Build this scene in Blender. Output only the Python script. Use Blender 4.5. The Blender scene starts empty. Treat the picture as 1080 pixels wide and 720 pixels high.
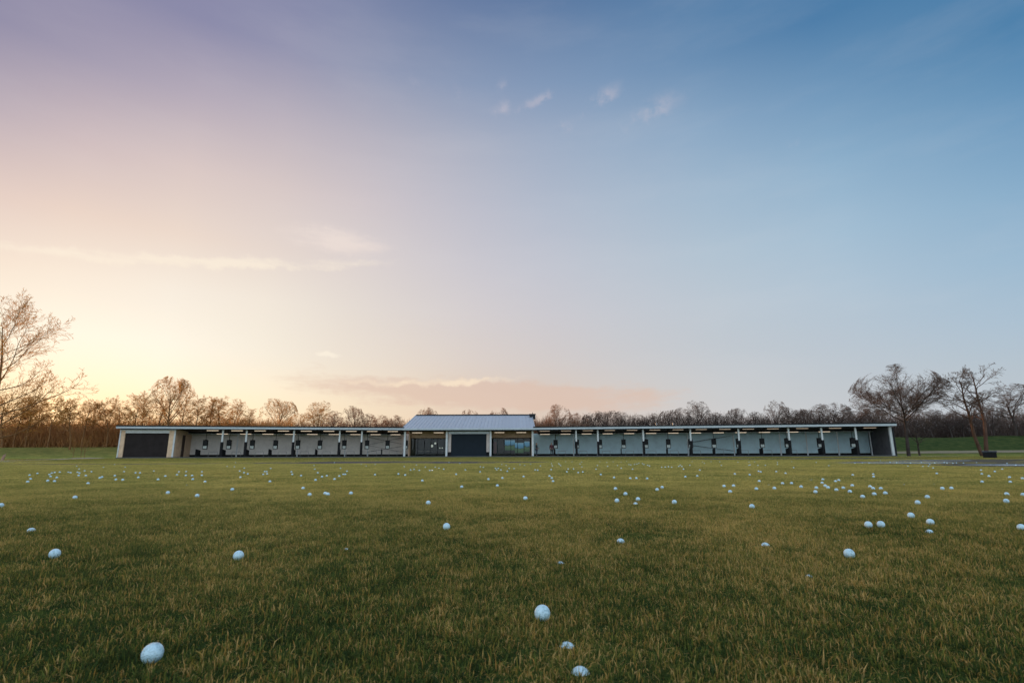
import bpy, bmesh, math, random
import numpy as np
from mathutils import Vector, Matrix

random.seed(11)
rng = np.random.default_rng(7)
S = bpy.context.scene
COL = S.collection
R = math.radians

# ------------------------------------------------------------------ helpers
def link(o):
    COL.objects.link(o)
    return o

def tag(o, label=None, cat=None, group=None, kind=None):
    if label: o['label'] = label
    if cat: o['category'] = cat
    if group: o['group'] = group
    if kind: o['kind'] = kind
    return o

def thing(name, label, cat, loc=(0, 0, 0), rotz=0.0, group=None):
    o = link(bpy.data.objects.new(name, None))
    o.empty_display_size = 0.3
    o.location = loc
    o.rotation_euler = (0, 0, rotz)
    return tag(o, label, cat, group)

class MB:
    """collects vertices and faces of ONE mesh"""
    def __init__(s): s.v = []; s.f = []
    def box(s, x0, x1, y0, y1, z0, z1):
        b = len(s.v)
        s.v += [(x0,y0,z0),(x1,y0,z0),(x1,y1,z0),(x0,y1,z0),(x0,y0,z1),(x1,y0,z1),(x1,y1,z1),(x0,y1,z1)]
        s.f += [(b,b+3,b+2,b+1),(b+4,b+5,b+6,b+7),(b,b+1,b+5,b+4),(b+1,b+2,b+6,b+5),(b+2,b+3,b+7,b+6),(b+3,b,b+4,b+7)]
        return s
    def prism(s, poly, a0, a1, axis=0):
        """poly = 2-D outline, extruded from a0 to a1 along axis (0: poly is y,z; 1: poly is x,z; 2: poly is x,y)"""
        b = len(s.v); n = len(poly)
        def P(q, a):
            return (a, q[0], q[1]) if axis == 0 else ((q[0], a, q[1]) if axis == 1 else (q[0], q[1], a))
        s.v += [P(q, a0) for q in poly] + [P(q, a1) for q in poly]
        s.f.append(tuple(range(b, b+n))[::-1]); s.f.append(tuple(range(b+n, b+2*n)))
        for i in range(n):
            j = (i+1) % n
            s.f.append((b+i, b+j, b+n+j, b+n+i))
        return s
    def tube(s, pts, rad, n=8):
        pts = [Vector(p) for p in pts]
        rad = rad if hasattr(rad, '__len__') else [rad]*len(pts)
        rings = []
        for i, p in enumerate(pts):
            t = (pts[min(i+1, len(pts)-1)] - pts[max(i-1, 0)]).normalized()
            a = Vector((0,0,1)) if abs(t.z) < .9 else Vector((1,0,0))
            u = t.cross(a).normalized(); w = t.cross(u)
            b = len(s.v)
            for k in range(n):
                q = p + (u*math.cos(2*math.pi*k/n) + w*math.sin(2*math.pi*k/n))*rad[i]
                s.v.append(tuple(q))
            rings.append(b)
        for a, b in zip(rings, rings[1:]):
            for k in range(n):
                s.f.append((a+k, a+(k+1) % n, b+(k+1) % n, b+k))
        s.f.append(tuple(range(rings[0], rings[0]+n))[::-1]); s.f.append(tuple(range(rings[-1], rings[-1]+n)))
        return s
    def mesh(s, name, m):
        me = bpy.data.meshes.new(name)
        me.from_pydata(s.v, [], s.f)
        bm = bmesh.new(); bm.from_mesh(me)
        bmesh.ops.recalc_face_normals(bm, faces=bm.faces)
        bm.to_mesh(me); bm.free()
        if m: me.materials.append(m)
        return me
    def build(s, name, m, parent=None, bevel=0.0, smooth=False):
        o = link(bpy.data.objects.new(name, s.mesh(name, m)))
        if smooth:
            for p in o.data.polygons: p.use_smooth = True
        if bevel:
            md = o.modifiers.new('bevel', 'BEVEL'); md.width = bevel; md.segments = 2; md.limit_method = 'ANGLE'
        if parent: o.parent = parent
        return o

def place(o, loc, rz=0.0):
    o.location = loc; o.rotation_euler = (0, 0, rz)
    return o

def dup(root, loc, rotz, label=None, group=None):
    """a copy of a thing with copies of its parts and sub-parts"""
    def rec(o, parent):
        c = o.copy(); COL.objects.link(c)
        c.parent = parent
        for ch in [q for q in o.children]: rec(ch, c)
        return c
    r = rec(root, None)
    r.location = loc; r.rotation_euler = (0, 0, rotz)
    if label: r['label'] = label
    if group: r['group'] = group
    return r

def fast_mesh(name, V, F, m, smooth=False):
    """V (n,3), F list of (k,3|4) int arrays"""
    me = bpy.data.meshes.new(name)
    V = np.asarray(V, np.float32)
    loops = np.concatenate([f.ravel() for f in F]).astype(np.int32)
    cnt = np.concatenate([np.full(len(f), f.shape[1], np.int32) for f in F])
    start = np.concatenate([[0], np.cumsum(cnt)[:-1]]).astype(np.int32)
    me.vertices.add(len(V)); me.vertices.foreach_set('co', V.ravel())
    me.loops.add(len(loops)); me.loops.foreach_set('vertex_index', loops)
    me.polygons.add(len(cnt)); me.polygons.foreach_set('loop_start', start)
    if smooth: me.polygons.foreach_set('use_smooth', np.ones(len(cnt), bool))
    me.update(calc_edges=True)
    if m: me.materials.append(m)
    return me

def sm(a, b, x):
    t = np.clip((x-a)/(b-a), 0, 1)
    return t*t*(3-2*t)

def height(x, y):
    """the lie of the land: flat range, ground rising gently beyond the building"""
    x = np.asarray(x, float); y = np.asarray(y, float)
    A = 2.0 + 1.2*sm(0, 45, x)
    h = A*sm(80, 112, y) + .9*np.exp(-((x-98)/11)**2 - ((y-104)/6)**2)
    h = h + .5*np.exp(-((x-76)/9)**2 - ((y-108)/5)**2)
    h = h + 3.5*sm(152, 185, y)  # added rise behind the wood, blocks the bright gap under the branches
    far = np.hypot(x, y)
    return h*(1 - .6*sm(300, 900, far))

# ------------------------------------------------------------------ node helpers
class NT:
    def __init__(s, tree): s.t = tree; s.n = tree.nodes; s.l = tree.links
    def add(s, typ, **kw):
        n = s.n.new(typ)
        for k, v in kw.items(): setattr(n, k, v)
        return n
    def put(s, sock, v):
        if hasattr(v, 'is_output') or isinstance(v, bpy.types.NodeSocket): s.l.new(v, sock)
        else: sock.default_value = v
    def m(s, op, a, b=None, c=None, clamp=False):
        n = s.add('ShaderNodeMath', operation=op, use_clamp=clamp)
        s.put(n.inputs[0], a)
        if b is not None: s.put(n.inputs[1], b)
        if c is not None: s.put(n.inputs[2], c)
        return n.outputs[0]
    def mix(s, f, a, b, blend='MIX'):
        n = s.add('ShaderNodeMix', data_type='RGBA', blend_type=blend)
        s.put(n.inputs[0], f)
        s.put(n.inputs[6], a if not isinstance(a, tuple) else (*a[:3], 1))
        s.put(n.inputs[7], b if not isinstance(b, tuple) else (*b[:3], 1))
        return n.outputs[2]
    def noise(s, vec, scale, detail=4, rough=.55, out=0):
        n = s.add('ShaderNodeTexNoise'); n.inputs['Scale'].default_value = scale
        n.inputs['Detail'].default_value = detail; n.inputs['Roughness'].default_value = rough
        if vec is not None: s.l.new(vec, n.inputs['Vector'])
        return n.outputs[out]
    def ramp(s, fac, stops, interp='LINEAR'):
        n = s.add('ShaderNodeValToRGB'); n.color_ramp.interpolation = interp
        e = n.color_ramp.elements
        while len(e) < len(stops): e.new(.5)
        for q, (p, c) in zip(e, stops): q.position = p; q.color = (*c[:3], 1)
        s.put(n.inputs[0], fac)
        return n.outputs[0]
    def mr(s, v, a, b, c=0., d=1., smooth=False):
        n = s.add('ShaderNodeMapRange', interpolation_type='SMOOTHSTEP' if smooth else 'LINEAR')
        s.put(n.inputs[0], v)
        for i, q in enumerate((a, b, c, d)): n.inputs[i+1].default_value = q
        return n.outputs[0]

def new_mat(name):
    m = bpy.data.materials.new(name); m.use_nodes = True
    nt = NT(m.node_tree); b = m.node_tree.nodes['Principled BSDF']
    return m, nt, b

def mat(name, col, rough=.6, var=.18, scale=3.0, metal=0.0, spec=.4, bump=0.0, bscale=40., dirt=None):
    """painted, weathered surface: base colour broken up by two noises"""
    m, nt, b = new_mat(name)
    tc = nt.add('ShaderNodeTexCoord').outputs['Object']
    n1 = nt.noise(tc, scale, 6, .6); n2 = nt.noise(tc, scale*9, 3)
    f = nt.m('ADD', nt.m('MULTIPLY', n1, .7), nt.m('MULTIPLY', n2, .3))
    dark = tuple(c*(1-var*2) for c in col); lite = tuple(min(1, c*(1+var)) for c in col)
    c = nt.ramp(f, [(.3, dark), (.5, col), (.72, lite)])
    if dirt:
        d = nt.mr(nt.noise(tc, scale*2.3, 8, .7), .5, .72)
        c = nt.mix(nt.m('MULTIPLY', d, dirt[1]), c, dirt[0])
    nt.l.new(c, b.inputs['Base Color'])
    b.inputs['Metallic'].default_value = metal
    b.inputs['Specular IOR Level'].default_value = spec
    nt.l.new(nt.mr(n2, .3, .7, max(0, rough-.12), min(1, rough+.12)), b.inputs['Roughness'])
    if bump:
        bn = nt.add('ShaderNodeBump'); bn.inputs['Strength'].default_value = bump; bn.inputs['Distance'].default_value = .02
        nt.l.new(nt.noise(tc, bscale, 5), bn.inputs['Height']); nt.l.new(bn.outputs[0], b.inputs['Normal'])
    return m
# ------------------------------------------------------------------ survey of the place (metres) and of the sky (degrees)
L_BOUND =  [0.15, 3.12, 5.86, 8.81, 11.87, 14.76, 17.82, 20.72, 23.65, 26.79, 29.48, 35.81]
R_BOUND =  [-0.02, 2.9, 6.04, 9.01, 12.07, 15.07, 18.16, 21.2, 24.2, 27.27, 30.12, 33.39, 37.32, 41.29, 45.5]
L_CONS =  [2.44, 5.28, 8.39, 11.66, 14.59, 17.51, 20.5, 23.46, 26.41]
R_CONS =  [2.95, 5.99, 9.23, 12.48, 15.53, 18.52, 21.46, 24.49, 27.65, 30.64, 33.75, 37.74, 41.72]
R_REAR =  [5.38, 8.8, 15.2, 21.36, 27.48, 33.48, 36.83, 40.71, 44.71]
BALL_COLS =  ['the tall tree at the left edge', 'the strip of wood left of the saplings', 'the three thin saplings', 'the store roller door', 'the timber store wall', 'first left-wing bay from clubhouse', 'second left-wing bay from clubhouse', 'third left-wing bay from clubhouse', 'fourth left-wing bay from clubhouse', 'fifth left-wing bay from clubhouse', 'sixth left-wing bay from clubhouse', 'seventh left-wing bay from clubhouse', 'eighth left-wing bay from clubhouse', 'ninth left-wing bay from clubhouse', 'the left clubhouse window', 'the clubhouse shutter', 'the right clubhouse window', 'first right-wing bay from clubhouse', 'second right-wing bay from clubhouse', 'third right-wing bay from clubhouse', 'fourth right-wing bay from clubhouse', 'fifth right-wing bay from clubhouse', 'sixth right-wing bay from clubhouse', 'seventh right-wing bay from clubhouse', 'eighth right-wing bay from clubhouse', 'ninth right-wing bay from clubhouse', 'tenth right-wing bay from clubhouse', 'eleventh right-wing bay from clubhouse', 'twelfth right-wing bay from clubhouse', 'thirteenth right-wing bay from clubhouse', 'fourteenth right-wing bay from clubhouse', 'the round-crowned tree', 'the gap between the two right trees', 'the twin-trunk tree', 'the right edge of the photo']
# balls: x, y, z of the centre, column of the photo, rank in it, balls in it, half sunken
BALLS = [
 (-2.829,3.255,0.0128,0,0,6,1), (-4.376,4.693,0.0213,0,1,6,0), (-7.767,8.711,0.0213,0,2,6,0), (-8.638,9.735,0.0213,0,3,6,0), (-10.29,11.557,0.0213,0,4,6,0), (-11.068,12.63,0.0213,0,5,6,0),
 (-1.998,2.438,0.0213,1,0,10,0), (-7.494,8.896,0.0213,1,1,10,0), (-7.751,9.065,0.0213,1,2,10,0), (-8.656,10.314,0.0213,1,3,10,0), (-9.168,10.772,0.0213,1,4,10,0), (-10.081,11.804,0.0213,1,5,10,0),
 (-10.899,12.823,0.0213,1,6,10,0), (-11.214,13.278,0.0213,1,7,10,0), (-10.962,13.372,0.0213,1,8,10,0), (-11.29,13.511,0.0213,1,9,10,0), (-4.423,5.531,0.0213,2,0,14,0), (-6.384,8.184,0.0213,2,1,14,0),
 (-7.693,10.124,0.0213,2,2,14,0), (-7.922,10.479,0.0213,2,3,14,0), (-8.819,11.214,0.0213,2,4,14,0), (-9.043,11.309,0.0213,2,5,14,0), (-10.203,12.772,0.0213,2,6,14,0), (-10.61,13.014,0.0213,2,7,14,0),
 (-10.721,13.353,0.0213,2,8,14,0), (-10.647,13.697,0.0213,2,9,14,0), (-11.473,14.52,0.0213,2,10,14,0), (-13.055,16.3,0.0213,2,11,14,0), (-14.141,18.7,0.0213,2,12,14,0), (-16.652,20.654,0.0213,2,13,14,0),
 (-0.783,1.259,0.0213,3,0,14,0), (-3.883,6.153,0.0213,3,1,14,0), (-6.695,9.336,0.0213,3,2,14,0), (-6.145,9.42,0.0213,3,3,14,0), (-6.907,9.462,0.0213,3,4,14,0), (-7.092,10.29,0.0213,3,5,14,0),
 (-6.947,10.86,0.0213,3,6,14,0), (-8.188,11.173,0.0213,3,7,14,0), (-8.854,12.884,0.0213,3,8,14,0), (-8.965,12.892,0.0213,3,9,14,0), (-9.862,13.755,0.0213,3,10,14,0), (-9.413,14.22,0.0213,3,11,14,0),
 (-13.331,18.616,0.0213,3,12,14,0), (-17.52,23.789,0.0213,3,13,14,0), (-4.725,7.902,0.0064,4,0,7,1), (-5.593,9.506,0.0213,4,1,7,0), (-6.533,11.067,0.0213,4,2,7,0), (-6.718,11.159,0.0213,4,3,7,0),
 (-7.124,11.519,0.0213,4,4,7,0), (-8.321,13.516,0.0213,4,5,7,0), (-8.206,13.626,0.0213,4,6,7,0), (-2.466,11.734,0.0213,5,0,1,0), (-2.867,11.32,0.0213,6,0,4,0), (-5.305,19.617,0.0213,6,1,4,0),
 (-5.735,22.586,0.0213,6,2,4,0), (-6.339,22.666,0.0213,6,3,4,0), (-0.786,2.632,-0.0022,7,0,7,1), (-1.775,6.005,0.0213,7,1,7,0), (-3.393,10.636,0.0213,7,2,7,0), (-3.555,11.54,0.0213,7,3,7,0),
 (-3.6,11.543,0.0213,7,4,7,0), (-4.173,13.67,0.0213,7,5,7,0), (-5.275,16.612,0.0213,7,6,7,0), (-1.985,5.873,0.0213,8,0,9,0), (-2.053,5.991,0.0213,8,1,9,0), (-3.295,9.098,0.0213,8,2,9,0),
 (-3.066,9.366,0.0213,8,3,9,0), (-3.633,10.36,0.0213,8,4,9,0), (-3.696,10.808,0.0213,8,5,9,0), (-4.511,12.564,0.0213,8,6,9,0), (-9.249,28.056,0.0213,8,7,9,0), (-15.099,43.041,0.0213,8,8,9,0),
 (-2.156,5.812,0.0213,9,0,5,0), (-2.654,6.913,0.0213,9,1,5,0), (-4.254,10.921,0.0213,9,2,5,0), (-5.706,15.629,0.0213,9,3,5,0), (-7.59,20.682,0.0213,9,4,5,0), (-3.84,8.61,0.0213,10,0,4,0),
 (-4.718,11.619,0.0213,10,1,4,0), (-5.421,13.291,0.0213,10,2,4,0), (-7.433,16.64,0.0213,10,3,4,0), (-5.315,11.571,0.0213,11,0,5,0), (-5.402,11.939,0.0213,11,1,5,0), (-5.841,11.969,0.0213,11,2,5,0),
 (-6.104,13.461,0.0213,11,3,5,0), (-6.214,13.589,0.0213,11,4,5,0), (-1.168,2.383,0.0213,12,0,9,0), (-3.442,6.702,0.0213,12,1,9,0), (-5.132,10.242,0.0213,12,2,9,0), (-6.342,12.805,0.0213,12,3,9,0),
 (-7.063,14.029,0.0213,12,4,9,0), (-8.381,16.914,0.0213,12,5,9,0), (-9.72,18.903,0.0213,12,6,9,0), (-10.255,19.433,0.0213,12,7,9,0), (-14.845,28.955,0.0213,12,8,9,0), (-3.299,5.72,0.0213,13,0,4,0),
 (-4.842,8.564,0.0213,13,1,4,0), (-6.425,11.221,0.0213,13,2,4,0), (-7.718,13.469,0.0213,13,3,4,0), (-0.741,4.827,0.0213,14,0,14,0), (-1.448,8.737,0.0213,14,1,14,0), (-2.195,11.108,0.0213,14,2,14,0),
 (-2.139,14.013,0.0213,14,3,14,0), (-2.093,14.141,0.0213,14,4,14,0), (-2.436,14.17,0.0213,14,5,14,0), (-2.747,14.611,0.0213,14,6,14,0), (-2.733,15.05,0.0213,14,7,14,0), (-1.937,15.286,0.0213,14,8,14,0),
 (-2.211,16.314,0.0213,14,9,14,0), (-2.489,17.487,0.0213,14,10,14,0), (-2.85,17.732,0.0213,14,11,14,0), (-3.694,18.477,0.0213,14,12,14,0), (-3.741,21.071,0.0213,14,13,14,0), (-0.392,3.286,0.0213,15,0,10,0),
 (-0.659,7.09,0.0213,15,1,10,0), (-0.408,9.219,0.0213,15,2,10,0), (-1.19,11.466,0.0213,15,3,10,0), (-0.77,12.93,0.0213,15,4,10,0), (-1.256,14.482,0.0213,15,5,10,0), (-0.927,17.325,0.0213,15,6,10,0),
 (-1.061,17.969,0.0213,15,7,10,0), (-2.362,24.308,0.0213,15,8,10,0), (-3.239,27.589,0.0213,15,9,10,0), (0.125,5.272,0.0213,16,0,16,0), (-0.203,7.348,0.0213,16,1,16,0), (-0.177,9.624,0.0213,16,2,16,0),
 (0.21,10.195,0.0213,16,3,16,0), (-0.125,13.345,0.0213,16,4,16,0), (-0.303,14.399,0.0213,16,5,16,0), (-0.417,14.409,0.0213,16,6,16,0), (0.05,15.583,0.0213,16,7,16,0), (-0.092,15.763,0.0213,16,8,16,0),
 (-0.415,15.965,0.0213,16,9,16,0), (-0.5,15.973,0.0213,16,10,16,0), (0.456,19.988,0.0213,16,11,16,0), (-0.229,20.071,0.0213,16,12,16,0), (0.301,21.471,0.0213,16,13,16,0), (-0.423,21.565,0.0213,16,14,16,0),
 (0.76,22.394,0.0213,16,15,16,0), (0.08,1.546,0.0213,17,0,10,0), (0.629,8.432,0.0213,17,1,10,0), (0.691,9.512,0.0213,17,2,10,0), (0.71,10.379,0.0213,17,3,10,0), (0.662,14.178,0.0213,17,4,10,0),
 (0.606,14.32,0.0213,17,5,10,0), (1.045,14.566,0.0213,17,6,10,0), (1.412,19.092,0.0213,17,7,10,0), (0.996,19.14,0.0213,17,8,10,0), (1.693,23.339,0.0213,17,9,10,0), (0.127,1.353,-0.0001,18,0,10,1),
 (0.197,2.306,-0.0022,18,1,10,1), (1.284,12.77,0.0213,18,2,10,0), (1.707,15.108,0.0213,18,3,10,0), (1.558,15.122,0.0213,18,4,10,0), (1.727,19.308,0.0213,18,5,10,0), (1.881,21.581,0.0213,18,6,10,0),
 (1.997,23.296,0.0213,18,7,10,0), (3.11,28.104,0.0213,18,8,10,0), (2.841,28.711,0.0213,18,9,10,0), (0.139,1.201,0.0021,19,0,8,1), (1.485,12.223,0.0213,19,1,8,0), (1.643,12.633,0.0213,19,2,8,0),
 (2.305,14.899,0.0213,19,3,8,0), (2.237,17.402,0.0213,19,4,8,0), (3.053,19.409,0.0213,19,5,8,0), (2.769,22.121,0.0213,19,6,8,0), (3.526,27.495,0.0213,19,7,8,0), (0.544,2.801,0.0128,20,0,10,1),
 (0.954,5.001,0.0213,20,1,10,0), (1.26,6.663,0.0213,20,2,10,0), (1.816,9.697,0.0213,20,3,10,0), (1.809,11.09,0.0213,20,4,10,0), (3.202,18.17,0.0213,20,5,10,0), (3.762,19.324,0.0213,20,6,10,0),
 (4.604,26.304,0.0213,20,7,10,0), (5.182,27.744,0.0213,20,8,10,0), (4.598,28.4,0.0213,20,9,10,0), (1.096,4.885,0.0064,21,0,15,1), (1.18,5.148,0.0213,21,1,15,0), (1.202,5.808,0.0213,21,2,15,0),
 (2.034,9.374,0.0213,21,3,15,0), (2.152,9.428,0.0213,21,4,15,0), (3.289,14.809,0.0213,21,5,15,0), (3.177,15.79,0.0213,21,6,15,0), (4.459,20.335,0.0213,21,7,15,0), (4.515,20.922,0.0213,21,8,15,0),
 (4.792,21.197,0.0213,21,9,15,0), (5.028,21.813,0.0213,21,10,15,0), (5.489,22.798,0.0213,21,11,15,0), (5.519,23.55,0.0213,21,12,15,0), (5.471,27.164,0.0213,21,13,15,0), (6.2,29.284,0.0213,21,14,15,0),
 (1.716,6.47,0.0213,22,0,8,0), (1.891,6.884,0.0213,22,1,8,0), (2.307,9.299,0.0213,22,2,8,0), (4.623,16.747,0.0213,22,3,8,0), (4.787,16.928,0.0213,22,4,8,0), (4.685,18.469,0.0213,22,5,8,0),
 (4.868,19.454,0.0213,22,6,8,0), (5.079,20.849,0.0213,22,7,8,0), (1.43,4.842,0.0213,23,0,9,0), (3.169,9.945,0.0213,23,1,9,0), (4.642,14.685,0.0213,23,2,9,0), (4.922,16.716,0.0213,23,3,9,0),
 (4.998,17.315,0.0213,23,4,9,0), (5.545,17.685,0.0213,23,5,9,0), (5.445,17.696,0.0213,23,6,9,0), (6.413,19.533,0.0213,23,7,9,0), (6.083,19.573,0.0213,23,8,9,0), (3.5,10.276,0.0213,24,0,6,0),
 (4.784,13.823,0.0213,24,1,6,0), (8.229,23.15,0.0213,24,2,6,0), (9.334,26.507,0.0213,24,3,6,0), (10.101,27.427,0.0213,24,4,6,0), (9.191,27.588,0.0213,24,5,6,0), (2.431,6.097,0.0213,25,0,7,0),
 (2.763,7.113,0.0213,25,1,7,0), (2.913,7.176,0.0213,25,2,7,0), (4.611,11.241,0.0213,25,3,7,0), (7.405,19.146,0.0213,25,4,7,0), (10.77,25.769,0.0213,25,5,7,0), (10.321,26.853,0.0213,25,6,7,0),
 (1.931,4.428,0.0213,26,0,11,0), (2.936,6.566,0.0213,26,1,11,0), (3.775,8.319,0.0213,26,2,11,0), (4.729,10.811,0.0213,26,3,11,0), (5.696,12.428,0.0213,26,4,11,0), (5.845,12.864,0.0213,26,5,11,0),
 (8.63,18.998,0.0213,26,6,11,0), (8.335,19.034,0.0213,26,7,11,0), (8.711,19.797,0.0213,26,8,11,0), (11.464,26.145,0.0213,26,9,11,0), (11.925,26.575,0.0213,26,10,11,0), (1.235,2.721,0.0042,27,0,9,1),
 (3.206,6.674,0.0213,27,1,9,0), (3.562,7.565,0.0064,27,2,9,1), (3.822,7.701,0.0213,27,3,9,0), (5.803,11.518,0.0213,27,4,9,0), (6.09,12.506,0.0213,27,5,9,0), (8.877,18.968,0.0213,27,6,9,0),
 (10.059,20.501,0.0213,27,7,9,0), (12.298,25.044,0.0213,27,8,9,0), (1.086,2.063,-0.0043,28,0,11,1), (3.35,6.038,0.0213,28,1,11,0), (3.742,6.713,0.0213,28,2,11,0), (3.675,6.939,0.0213,28,3,11,0),
 (3.967,7.735,0.0213,28,4,11,0), (4.436,7.796,0.0213,28,5,11,0), (5.032,8.809,0.0213,28,6,11,0), (4.899,8.913,0.0064,28,7,11,1), (8.222,15.817,0.0213,28,8,11,0), (13.942,24.775,0.0213,28,9,11,0),
 (13.851,26.764,0.0213,28,10,11,0), (1.439,2.39,0.0213,29,0,12,0), (3.753,6.073,0.0213,29,1,12,0), (3.76,6.335,0.0213,29,2,12,0), (4.047,6.67,0.0213,29,3,12,0), (3.919,6.768,0.0213,29,4,12,0),
 (4.09,7.124,0.0213,29,5,12,0), (4.477,7.178,0.0213,29,6,12,0), (4.88,8.216,0.0213,29,7,12,0), (5.127,8.543,0.0213,29,8,12,0), (6.603,10.527,0.0213,29,9,12,0), (10.684,18.252,0.0213,29,10,12,0),
 (14.574,22.977,0.0213,29,11,12,0), (2.132,3.313,0.0213,30,0,14,0), (2.218,3.329,0.0213,30,1,14,0), (3.428,5.355,0.0213,30,2,14,0), (3.77,5.696,0.0213,30,3,14,0), (3.974,5.824,0.0213,30,4,14,0),
 (4.434,6.564,0.0213,30,5,14,0), (4.343,6.568,0.0213,30,6,14,0), (4.551,6.935,0.0213,30,7,14,0), (6.524,9.807,0.0213,30,8,14,0), (7.243,10.888,0.0213,30,9,14,0), (15.123,22.893,0.0213,30,10,14,0),
 (14.861,22.933,0.0213,30,11,14,0), (17.562,25.108,0.0213,30,12,14,0), (20.313,29.772,0.0213,30,13,14,0), (2.346,3.12,0.0085,31,0,17,1), (2.59,3.425,0.0213,31,1,17,0), (2.735,3.783,0.0213,31,2,17,0),
 (3.499,4.736,0.0213,31,3,17,0), (4.03,5.316,0.0213,31,4,17,0), (5.432,7.556,0.0064,31,5,17,1), (5.862,7.575,0.0064,31,6,17,1), (8.775,11.214,0.0213,31,7,17,0), (11.756,15.121,0.0213,31,8,17,0),
 (12.813,16.882,0.0213,31,9,17,0), (13.277,17.259,0.0213,31,10,17,0), (12.677,17.327,0.0213,31,11,17,0), (15.296,19.81,0.0213,31,12,17,0), (16.7,22.653,0.0213,31,13,17,0), (17.881,22.865,0.0213,31,14,17,0),
 (16.699,23.458,0.0213,31,15,17,0), (18.535,24.474,0.0213,31,16,17,0), (5.174,6.564,0.0213,32,0,7,0), (5.304,6.589,0.0213,32,1,7,0), (17.736,21.749,0.0213,32,2,7,0), (18.668,22.353,0.0213,32,3,7,0),
 (18.057,22.446,0.0213,32,4,7,0), (18.693,22.739,0.0213,32,5,7,0), (18.824,23.541,0.0213,32,6,7,0), (6.887,7.978,0.0213,33,0,6,0), (8.671,9.879,0.0213,33,1,6,0), (9.437,10.905,0.0213,33,2,6,0),
 (10.893,12.238,0.0213,33,3,6,0), (11.464,13.25,0.0213,33,4,6,0), (20.064,23.342,0.0213,33,5,6,0), (2.947,3.206,0.017,34,0,10,0), (4.383,4.866,0.0213,34,1,10,0), (5.194,5.56,0.0213,34,2,10,0),
 (5.107,5.649,0.0213,34,3,10,0), (7.242,7.916,0.0213,34,4,10,0), (8.455,9.008,0.0213,34,5,10,0), (8.62,9.419,0.0213,34,6,10,0), (12.626,13.957,0.0213,34,7,10,0), (16.974,18.235,0.0213,34,8,10,0),
 (19.652,21.466,0.0213,34,9,10,0),
]
# bare trees: x, y, ground, height, crown width, column
TREES=[
 (-103.5,108.7,1.94,11.5,8.8,2),(-102.7,110.4,1.99,10.5,6.6,14),(-100.9,111.1,2.0,11.1,7.8,27),(-100.5,113.2,2.0,10.3,6.0,38),(-95.7,110.4,1.98,10.8,7.0,50),
 (-95.5,112.9,2.0,10.5,6.0,62),(-82.8,100.4,1.4,10.1,6.4,74),(-85.6,106.5,1.84,9.6,5.6,86),(-88.7,113.2,2.0,9.7,6.0,97),(-82.6,109.1,1.95,10.1,6.9,112),
 (-83.1,112.6,2.0,10.8,6.7,123),(-72.8,101.6,1.5,10.5,6.1,135),(-73.9,106.6,1.85,11.3,5.6,148),(-64.6,100,1.37,14.4,9.2,175),(-71.8,107.6,1.9,10.6,5.7,163),
 (-66.7,108.0,1.92,10.8,5.7,191),(-59.4,100.2,1.38,10.2,6.0,205),(-58.7,103.0,1.62,9.9,5.8,218),(-56.6,103.9,1.68,10.1,6.6,232),(-58.7,112.8,2.0,10.2,6.0,246),
 (-55.3,110.7,1.99,8.4,4.7,258),(-59.5,134.6,2.0,12.9,10.4,290),(-58.4,144.8,2.0,10.6,6.1,312),(-48.7,134.2,2.0,12.1,9.0,335),(-47.7,141.9,2.0,11.1,6.5,350),
 (-40.3,134.0,2.0,10.9,6.6,370),(-36.0,132.0,2.0,9.5,5.1,386),(-36.2,145.9,2.0,10.4,6.2,400),(-30.0,135.4,2.0,9.3,5.2,415),(-21.6,135.4,2.0,10.5,6.7,450),
 (-18.4,147.7,2.0,9.7,5.2,470),(-11.7,146.0,2.0,10.8,6.7,495),(-3.2,136.6,2.0,10.3,6.7,527),(2.0,147.4,2.01,10.4,5.2,548),(11.8,134.6,2.21,10.8,7.1,590),
 (17.3,136.8,2.4,9.6,5.3,612),(20.0,129.3,2.5,9.3,5.0,628),(25.4,141.1,2.71,10.4,6.0,642),(28.3,137.1,2.83,9.4,4.8,657),(33.7,141.5,3.01,8.8,4.5,675),
 (37.1,140.3,3.1,8.9,4.0,690),(39.2,130.8,3.15,9.2,5.1,710),(42.3,131.8,3.19,9.5,4.2,722),(44.7,128.7,3.2,10.1,7.7,737),(49.4,128.3,3.2,8.0,5.0,758),
 (53.8,127.0,3.2,8.3,5.8,780),(56.4,122.8,3.2,7.5,4.3,800),(63.5,127.6,3.2,10.0,6.3,822),(62.1,118.1,3.2,8.4,5.4,838),(71.2,128.8,3.2,9.1,5.4,853),
 (71.7,123.4,3.2,9.5,6.1,869),(74.7,123.0,3.2,9.9,6.5,884),(84.5,131.1,3.2,9.8,6.5,905),(85.4,125.7,3.2,8.8,5.8,925),(96.7,123.1,3.2,7.9,6.5,985),
 (103.4,125.7,3.2,7.6,6.6,1006),(109.1,129.3,3.2,8.4,5.9,1018),(107.1,118.9,3.2,7.9,7.1,1050),(98.1,104,3.6,10.3,11.4,1074),
]
AZ= [-50, -42, -34, -26, -18, -11, -4, 4, 12, 22, 34, 48]
EL= [0, 3, 6, 10, 15, 20, 26, 32, 38, 45]
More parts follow.
